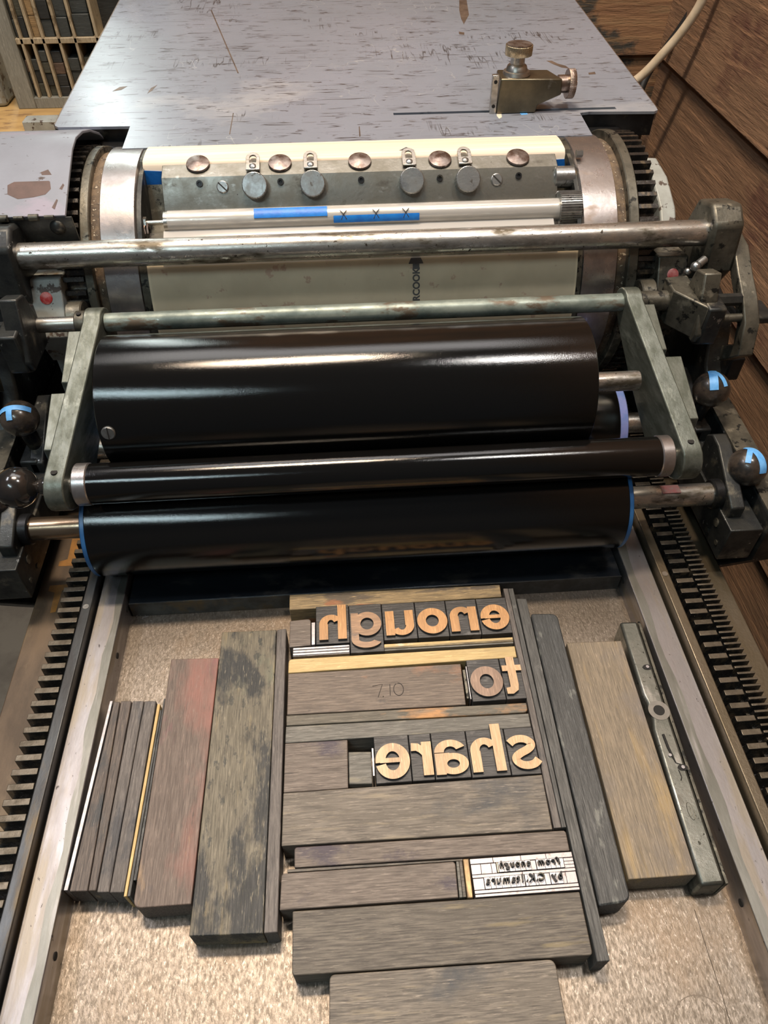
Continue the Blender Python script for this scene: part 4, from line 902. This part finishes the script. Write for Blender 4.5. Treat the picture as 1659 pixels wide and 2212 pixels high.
# tape strips bent over the balls
def ball_tape(K, a, b, n, wd, label, tail=0):
    """strip following the ball from direction a to direction b"""
    c, r, _ = K; a = Vector(a).normalized(); b = Vector(b).normalized(); mb = MB(); vs = []
    ax = a.cross(b).normalized(); ang = a.angle(b)
    for i in range(n + 1):
        d = Matrix.Rotation(ang*i/n, 3, ax) @ a
        for j in range(5):
            t = (j/4 - .5)*wd/r; e = (d*math.cos(t) + ax*math.sin(t))
            vs.append(c + e*(r + .25)); 
    for i in range(n + 1):
        d = Matrix.Rotation(ang*i/n, 3, ax) @ a
        for j in range(5):
            t = (j/4 - .5)*wd/r; vs.append(c + (d*math.cos(t) + ax*math.sin(t))*(r + .5))
    N_ = (n+1)*5; fs = []
    for i in range(n):
        for j in range(4):
            q_ = i*5 + j; fs.append([q_, q_+1, q_+6, q_+5]); fs.append([N_+q_, N_+q_+5, N_+q_+6, N_+q_+1])
    for i in range(n): fs += [[i*5, i*5+5, N_+i*5+5, N_+i*5], [i*5+4, N_+i*5+4, N_+i*5+9, i*5+9]]
    for j in range(4): fs += [[j, N_+j, N_+j+1, j+1], [n*5+j, n*5+j+1, N_+n*5+j+1, N_+n*5+j]]
    return tag(mb.add(vs, fs).build('tape_strip', 'tape_sky', recalc=True), label, 'tape')
ball_tape(K1, (-.05, .55, .85), (-.30, -.75, .55), 12, 6.2, 'wider light blue tape strip on the right knob beside the drum')
ball_tape(K1, (-.15, .60, .8), (.32, -.62, .65), 12, 3.6, 'narrower light blue tape strip on the right knob beside the drum')
ball_tape(K2, (-.05, .65, .75), (.30, -.80, .35), 14, 6.4, 'wider light blue tape strip with a black dash on the nearest right knob')
ball_tape(K2, (.05, .45, .9), (-.42, -.45, .75), 10, 3.8, 'narrower light blue tape strip on the nearest right knob')
ball_tape(K3, (-.95, -.2, .45), (.85, -.1, .62), 18, 4.2, 'light blue tape band over the left knob beside the drum')
ball_tape(K3, (-.15, -.25, .95), (-.12, -.80, .55), 8, 4.4, 'short light blue tape tab on the left knob beside the drum')
ball_tape(K4, (-.4, .1, .95), (.9, -.1, .55), 12, 4.4, 'light blue tape on the knob at the left picture edge')

# ================================================================ FEED BOARD
fb = thing('feed_board', (22, 900, 224), 'large scratched grey-blue feed board sloping away above the cylinder', 'feed board')
import math as _m
def fz(y): return 226 + (y - 640)*.022
ears = [(-170, 634), (218, 634), (219.5, 682), (228, 684), (286, 681), (290, 684), (292, 700), (304, 1150), (-246, 1150), (-236.5, 700), (-235.5, 686), (-232, 682), (-171, 680)]
# board outline with a slot cut in as a bridge-free pair of polygons
mb = MB(); n = len(ears)
slot_y0, slot_y1, sx0, sx1 = 688.5, 693.5, 55.5, 254
def sheet(poly, z_off, th=2.2):
    k = len(poly); mb.add([(x, y, fz(y) + z_off) for x, y in poly] + [(x, y, fz(y) + z_off - th) for x, y in poly], [list(range(k)), list(range(k, 2*k))[::-1]] + [[i, k+i, k+(i+1) % k, (i+1) % k] for i in range(k)])
sheet([(-170, 634), (218, 634), (219.5, 682), (228, 684), (286, 681), (290, 684), (290.3, slot_y0), (-235.8, slot_y0), (-235.5, 686), (-232, 682), (-171, 680)], 0)
sheet([(-235.8, slot_y0), (sx0, slot_y0), (sx0, slot_y1), (-236.1, slot_y1)], 0)
sheet([(sx1, slot_y0), (290.3, slot_y0), (290.6, slot_y1), (sx1, slot_y1)], 0)
sheet([(-236.1, slot_y1), (290.6, slot_y1), (304, 1170), (-247, 1170)], 0)
top = mb.build('board_top', 'board_paint', fb)
MB().prism([(-174, 660), (220, 660), (288, 700), (300, 1160), (-243, 1160), (-232, 700)], 'z', 190, 214).build('board_frame', 'iron_black', fb, bevel=2)
e = MB()
def skirt(pts, zd):
    for (a, b) in zip(pts[:-1], pts[1:]):
        d = (Vector(b) - Vector(a)).normalized(); nn = Vector((-d.y, d.x))*1.1
        q_ = [Vector(a) + nn, Vector(b) + nn, Vector(b) - nn, Vector(a) - nn]
        e.add([(p_.x, p_.y, fz(p_.y) - .6) for p_ in q_] + [(p_.x, p_.y, fz(p_.y) - zd) for p_ in q_], [[0, 1, 2, 3], [7, 6, 5, 4], [0, 4, 5, 1], [1, 5, 6, 2], [2, 6, 7, 3], [3, 7, 4, 0]])
skirt([(-247.6, 1169), (-236.4, 690)], 14); e.build('side_edge', 'board_edge', fb); e = MB(); skirt([(290.8, 690), (304.6, 1169)], 10)
e.build('side_edge', 'board_edge', fb)
MB().box(-236, -168, 684, 690, 206, 224).build('ear_lip', 'iron_black', fb)
MB().box(222, 288, 684, 690, 206, 224).build('ear_lip', 'iron_black', fb)
MB().box(-170, 218, 634.2, 637, 221.5, 224.6).build('front_lip', 'iron_worn', fb, bevel=.5)
MB().box(225, 262, 700, 790, 20, 214).build('support_bracket', 'iron_dark', fb, bevel=3)
MB().box(-215, -180, 720, 790, 20, 214).build('support_bracket', 'iron_dark', fb, bevel=3)
# bare-metal chips large enough to have their own shape
def chip(pts, nm='paint_chip', mat='board_edge'):
    P_ = [at(a, b, z=fz(900) + .1) for a, b in pts]
    mbc = MB(); k = len(P_)
    Q = []
    for (a, b) in pts:
        z = 232.
        for _ in range(6): q_ = at(a, b, z=z); z = fz(q_.y) + .12
        Q.append(q_)
    mbc.add(Q + [q_ - Vector((0, 0, .1)) for q_ in Q], [list(range(k)), list(range(k, 2*k))[::-1]] + [[i, k+i, k+(i+1) % k, (i+1) % k] for i in range(k)])
    mbc.build(nm, mat, top)
chip([(992, 0), (1008, 0), (1013, 32), (1002, 52), (996, 40), (992, 22)])
chip([(991, 68), (1003, 70), (1003, 75), (992, 74)])
chip([(1180, 131), (1192, 131), (1204, 137), (1222, 142), (1230, 148), (1214, 146), (1196, 139)])
chip([(243, 197), (258, 188), (275, 186), (262, 194)]); chip([(318, 202), (326, 190), (340, 183), (328, 196)])
chip([(455, 22), (457, 21), (516, 158), (513, 158)]); chip([(503, 244), (505, 244), (497, 290), (495, 290)])
chip([(775, 273), (777, 273), (779, 294), (776, 295)]); chip([(1271, 157), (1285, 155), (1287, 160), (1272, 161)])

# side guide standing on the board
sg = thing('side_guide', (170, 690, fz(690)), 'bronze side guide with two knurled knobs standing on the feed board', 'side guide')
yb = 684.; zb = fz(684) + .2
bd = MB().prism([(145, zb), (180, zb), (181, zb + 5), (202, zb + 13), (201.5, zb + 26), (146, zb + 28)], 'y', yb, yb + 5)
mbb = MB(); F = [(145.5, zb), (180, zb), (181, zb + 6), (201, zb + 14), (200, zb + 26.5), (146.5, zb + 27.5)]
Bk = [(145.5, zb), (180, zb), (181, zb + 6), (193, zb + 14), (192, zb + 27), (147, zb + 28)]
k = len(F); mbb.add([(x, yb, z) for x, z in F] + [(x, yb + 24, z) for x, z in Bk], [list(range(k)), list(range(k, 2*k))[::-1]] + [[i, k+i, k+(i+1) % k, (i+1) % k] for i in range(k)])
mbb.build('guide_body', 'guide_bronze', sg, bevel=1.2)
gs = MB().box(139.5, 145.3, yb + 1, yb + 6, zb - 1, zb + 30).build('face_strip', 'steel', sg, bevel=.5)
for z in (zb + 6, zb + 25): MB().cyl(yb + .6, yb + 1.2, 142.4, z, 1.5, axis='y', seg=18).build('screw_hole', 'dark_void', gs)
kx, ky = 162, yb + 13
MB().lathe([(0, 12), (2.5, 11), (3, 9.5), (6.5, 8.2), (8, 6.2), (18, 5.8)], (kx, ky, zb + 27.5), 'z', 40).build('knob_collar', 'steel', sg)
def knurl(mb, c, r, t0, t1, axis, n=60):
    p_ = []
    for i in range(n*2): a_ = PI*i/n; rr2 = r if i % 2 else r - .5; p_.append((rr2*math.cos(a_), rr2*math.sin(a_)))
    if axis == 'z': mb.prism([(c[0]+a_, c[1]+b_) for a_, b_ in p_], 'z', t0, t1)
    else: mb.prism([(c[0]+a_, c[1]+b_) for a_, b_ in p_], 'x', t0, t1)
mk = MB(); knurl(mk, (kx, ky), 11.6, zb + 42, zb + 49.5, 'z'); kn = mk.build('top_knob', 'knurl_gold', sg, bevel=.3)
MB().cyl(zb + 49.5, zb + 50.2, kx, ky, 10.4, axis='z').build('knob_cap', 'brown_disc', kn)
mk = MB(); knurl(mk, (yb + 12, zb + 19), 11.6, 207.5, 213.5, 'x'); mk.build('side_knob', 'knurl_copper', sg, bevel=.3)
MB().cyl(199, 208, yb + 12, zb + 19, 7, ch=.4).cyl(213.5, 216, yb + 12, zb + 19, 3.2).build('side_shaft', 'knurl_copper', sg)
def flat_on_board(pts, name, mat, lab):
    Q = []
    for a, b in pts:
        z = 226.
        for _ in range(6): q_ = at(a, b, z=z); z = fz(q_.y) + .15
        Q.append(q_)
    k = len(Q); tag(MB().add(Q + [q_ - Vector((0, 0, .1)) for q_ in Q], [list(range(k)), list(range(k, 2*k))[::-1]] + [[i, k+i, k+(i+1) % k, (i+1) % k] for i in range(k)]).build(name, mat), lab, 'tape')
flat_on_board([(1121, 242), (1137, 240), (1140, 247), (1126, 248)], 'blue_tape', 'tape_sky', 'tiny blue tape scrap in front of the side guide')
flat_on_board([(1073, 243), (1083, 243), (1084, 253), (1078, 256), (1073, 250)], 'tape_scrap', 'packing_paper', 'tiny cream tape scrap in front of the side guide')

# ================================================================ CORDS
def cord(pts, r, mat, lab):
    P_ = [Vector(p_) for p_ in pts]; Q = []
    for i in range(len(P_) - 1):
        a, b, c, d = P_[max(0, i-1)], P_[i], P_[i+1], P_[min(len(P_)-1, i+2)]
        for j in range(8):
            t = j/8; Q.append(.5*((2*b) + (-a+c)*t + (2*a-5*b+4*c-d)*t*t + (-a+3*b-3*c+d)*t**3))
    Q.append(P_[-1]); return tag(MB().tube(Q, r, 14).build('power_cord', mat), lab, 'cord')
cord([at(1560, -110, y=1120), at(1517, 0, y=1130), at(1478, 62, y=1140), at(1432, 116, y=1150), at(1378, 170, y=1160), at(1310, 210, y=1170), at(1260, 260, y=1180)], 6.2, 'cord_white', 'thick white cord curving behind the feed board at upper right')
cord([at(1545, -110, y=1220), at(1505, 0, y=1220), at(1470, 60, y=1225), at(1430, 116, y=1230), at(1395, 168, y=1220), at(1360, 260, y=1200), at(1325, 330, y=1190)], 5.6, 'cord_black', 'black cord running beside the white cord at upper right')

# ================================================================ TYPE CABINET AT LEFT
TZ = 76
tag(MB().prism([(-1100, 1000), (-330, 1000), (-285, 1130), (-285, 1500), (-1100, 1500)], 'z', TZ - 22, TZ).prism([(-1090, 1010), (-340, 1010), (-300, 1130), (-300, 1490), (-1090, 1490)], 'z', -841, TZ - 22).build('work_table', 'table_ply', bevel=1), 'tan plywood table top behind the press at left', 'table')
SY = 1200
cab = thing('type_case', (-330, SY, TZ), 'open wooden case with slim compartments full of dark type blocks', 'type case')
def xz(px, py): p_ = at(px, py, y=SY); return p_.x, p_.z
zr = xz(100, 88)[1]; zbot = xz(60, 212)[1]; ztop = 330
colx = [xz(p_, 88)[0] for p_ in (33, 46, 69, 94, 128, 163, 211)]
colx = colx + [colx[-1] + 55, colx[-1] + 110]
MB().box(colx[0] - 26, colx[0], SY, SY + 40, TZ, ztop).build('left_post', 'case_wood_grey', cab, bevel=1)
MB().box(colx[0], colx[-1] + 5, SY, SY + 40, zr - 4, zr + 3).build('shelf', 'case_wood', cab, bevel=.8)
MB().box(colx[0], colx[-1] + 5, SY, SY + 40, TZ, zbot).build('bottom_rail', 'case_wood_grey', cab, bevel=.8)
MB().box(colx[0] - 26, colx[-1] + 5, SY + 40, SY + 46, TZ, ztop).build('back_panel', 'block_black', cab)
for x in colx[1:]: MB().box(x - 2, x + 2, SY, SY + 40, zbot, ztop).build('divider', 'case_wood', cab, bevel=.5)
ords = ['first', 'second', 'third', 'fourth', 'fifth', 'sixth']
cols_m = ['block_black', 'block_slate', 'block_slate', 'block_olive', 'block_black', 'block_brown']
protos = {}
for ci in range(6):
    xa_, xb_ = colx[ci] + 2.6, colx[ci+1] - 3
    full = xb_ - xa_
    for row, (z0, z1, n) in enumerate(((zr + 3, ztop - 10, 7), (zbot, zr - 12, 5))):
        if row == 1: n = [3, 4, 5, 5, 5, 4][ci]
        z = z0; hstep = 24 if row == 0 else 15.5
        for k in range(n):
            hgt = hstep*random.uniform(.85, 1.12)
            if z + hgt > z1: break
            mat = random.choice(cols_m)
            if (ci, row, k) in ((2, 0, 0), (2, 0, 1), (5, 0, 2), (1, 0, 3)): mat = 'block_tan'
            w_ = full*random.uniform(.86, .98)
            key = (round(w_, 1), mat)
            o = MB().box(xa_, xa_ + w_, SY + random.uniform(3, 8), SY + 38, z, z + hgt - .3).build('type_block', mat, bevel=.8)
            tone = {'block_tan': 'pale tan', 'block_brown': 'brown', 'block_olive': 'olive-grey', 'block_slate': 'slate-grey', 'block_black': 'black'}[mat]
            place = ['lowest', 'second from the bottom', 'third from the bottom', 'fourth from the bottom', 'fifth from the bottom', 'sixth from the bottom', 'topmost'][k]
            tag(o, f'{tone} block, {"upper" if row == 0 else "lower"} row of the case, {ords[ci]} compartment from left, {place}', 'type block', 'blocks in the type case')
            z += hgt
p0 = at(48, 262, z=TZ + 16); p1 = at(130, 250, z=TZ + 16)
tag(MB().box(p0.x, p1.x + 60, p0.y - 3, p0.y + 22, TZ, TZ + 16).build('metal_channel', 'grey_paint', bevel=1), 'grey-green metal channel lying on the table below the type case', 'metal bar')
q0 = at(12, 235, z=TZ)
tag(MB().box(q0.x - 60, q0.x + 2, q0.y + 6, q0.y + 60, TZ, ztop).build('case_side', 'grey_paint', bevel=6), 'grey-green rounded metal box at the left picture edge on the table', 'metal box')
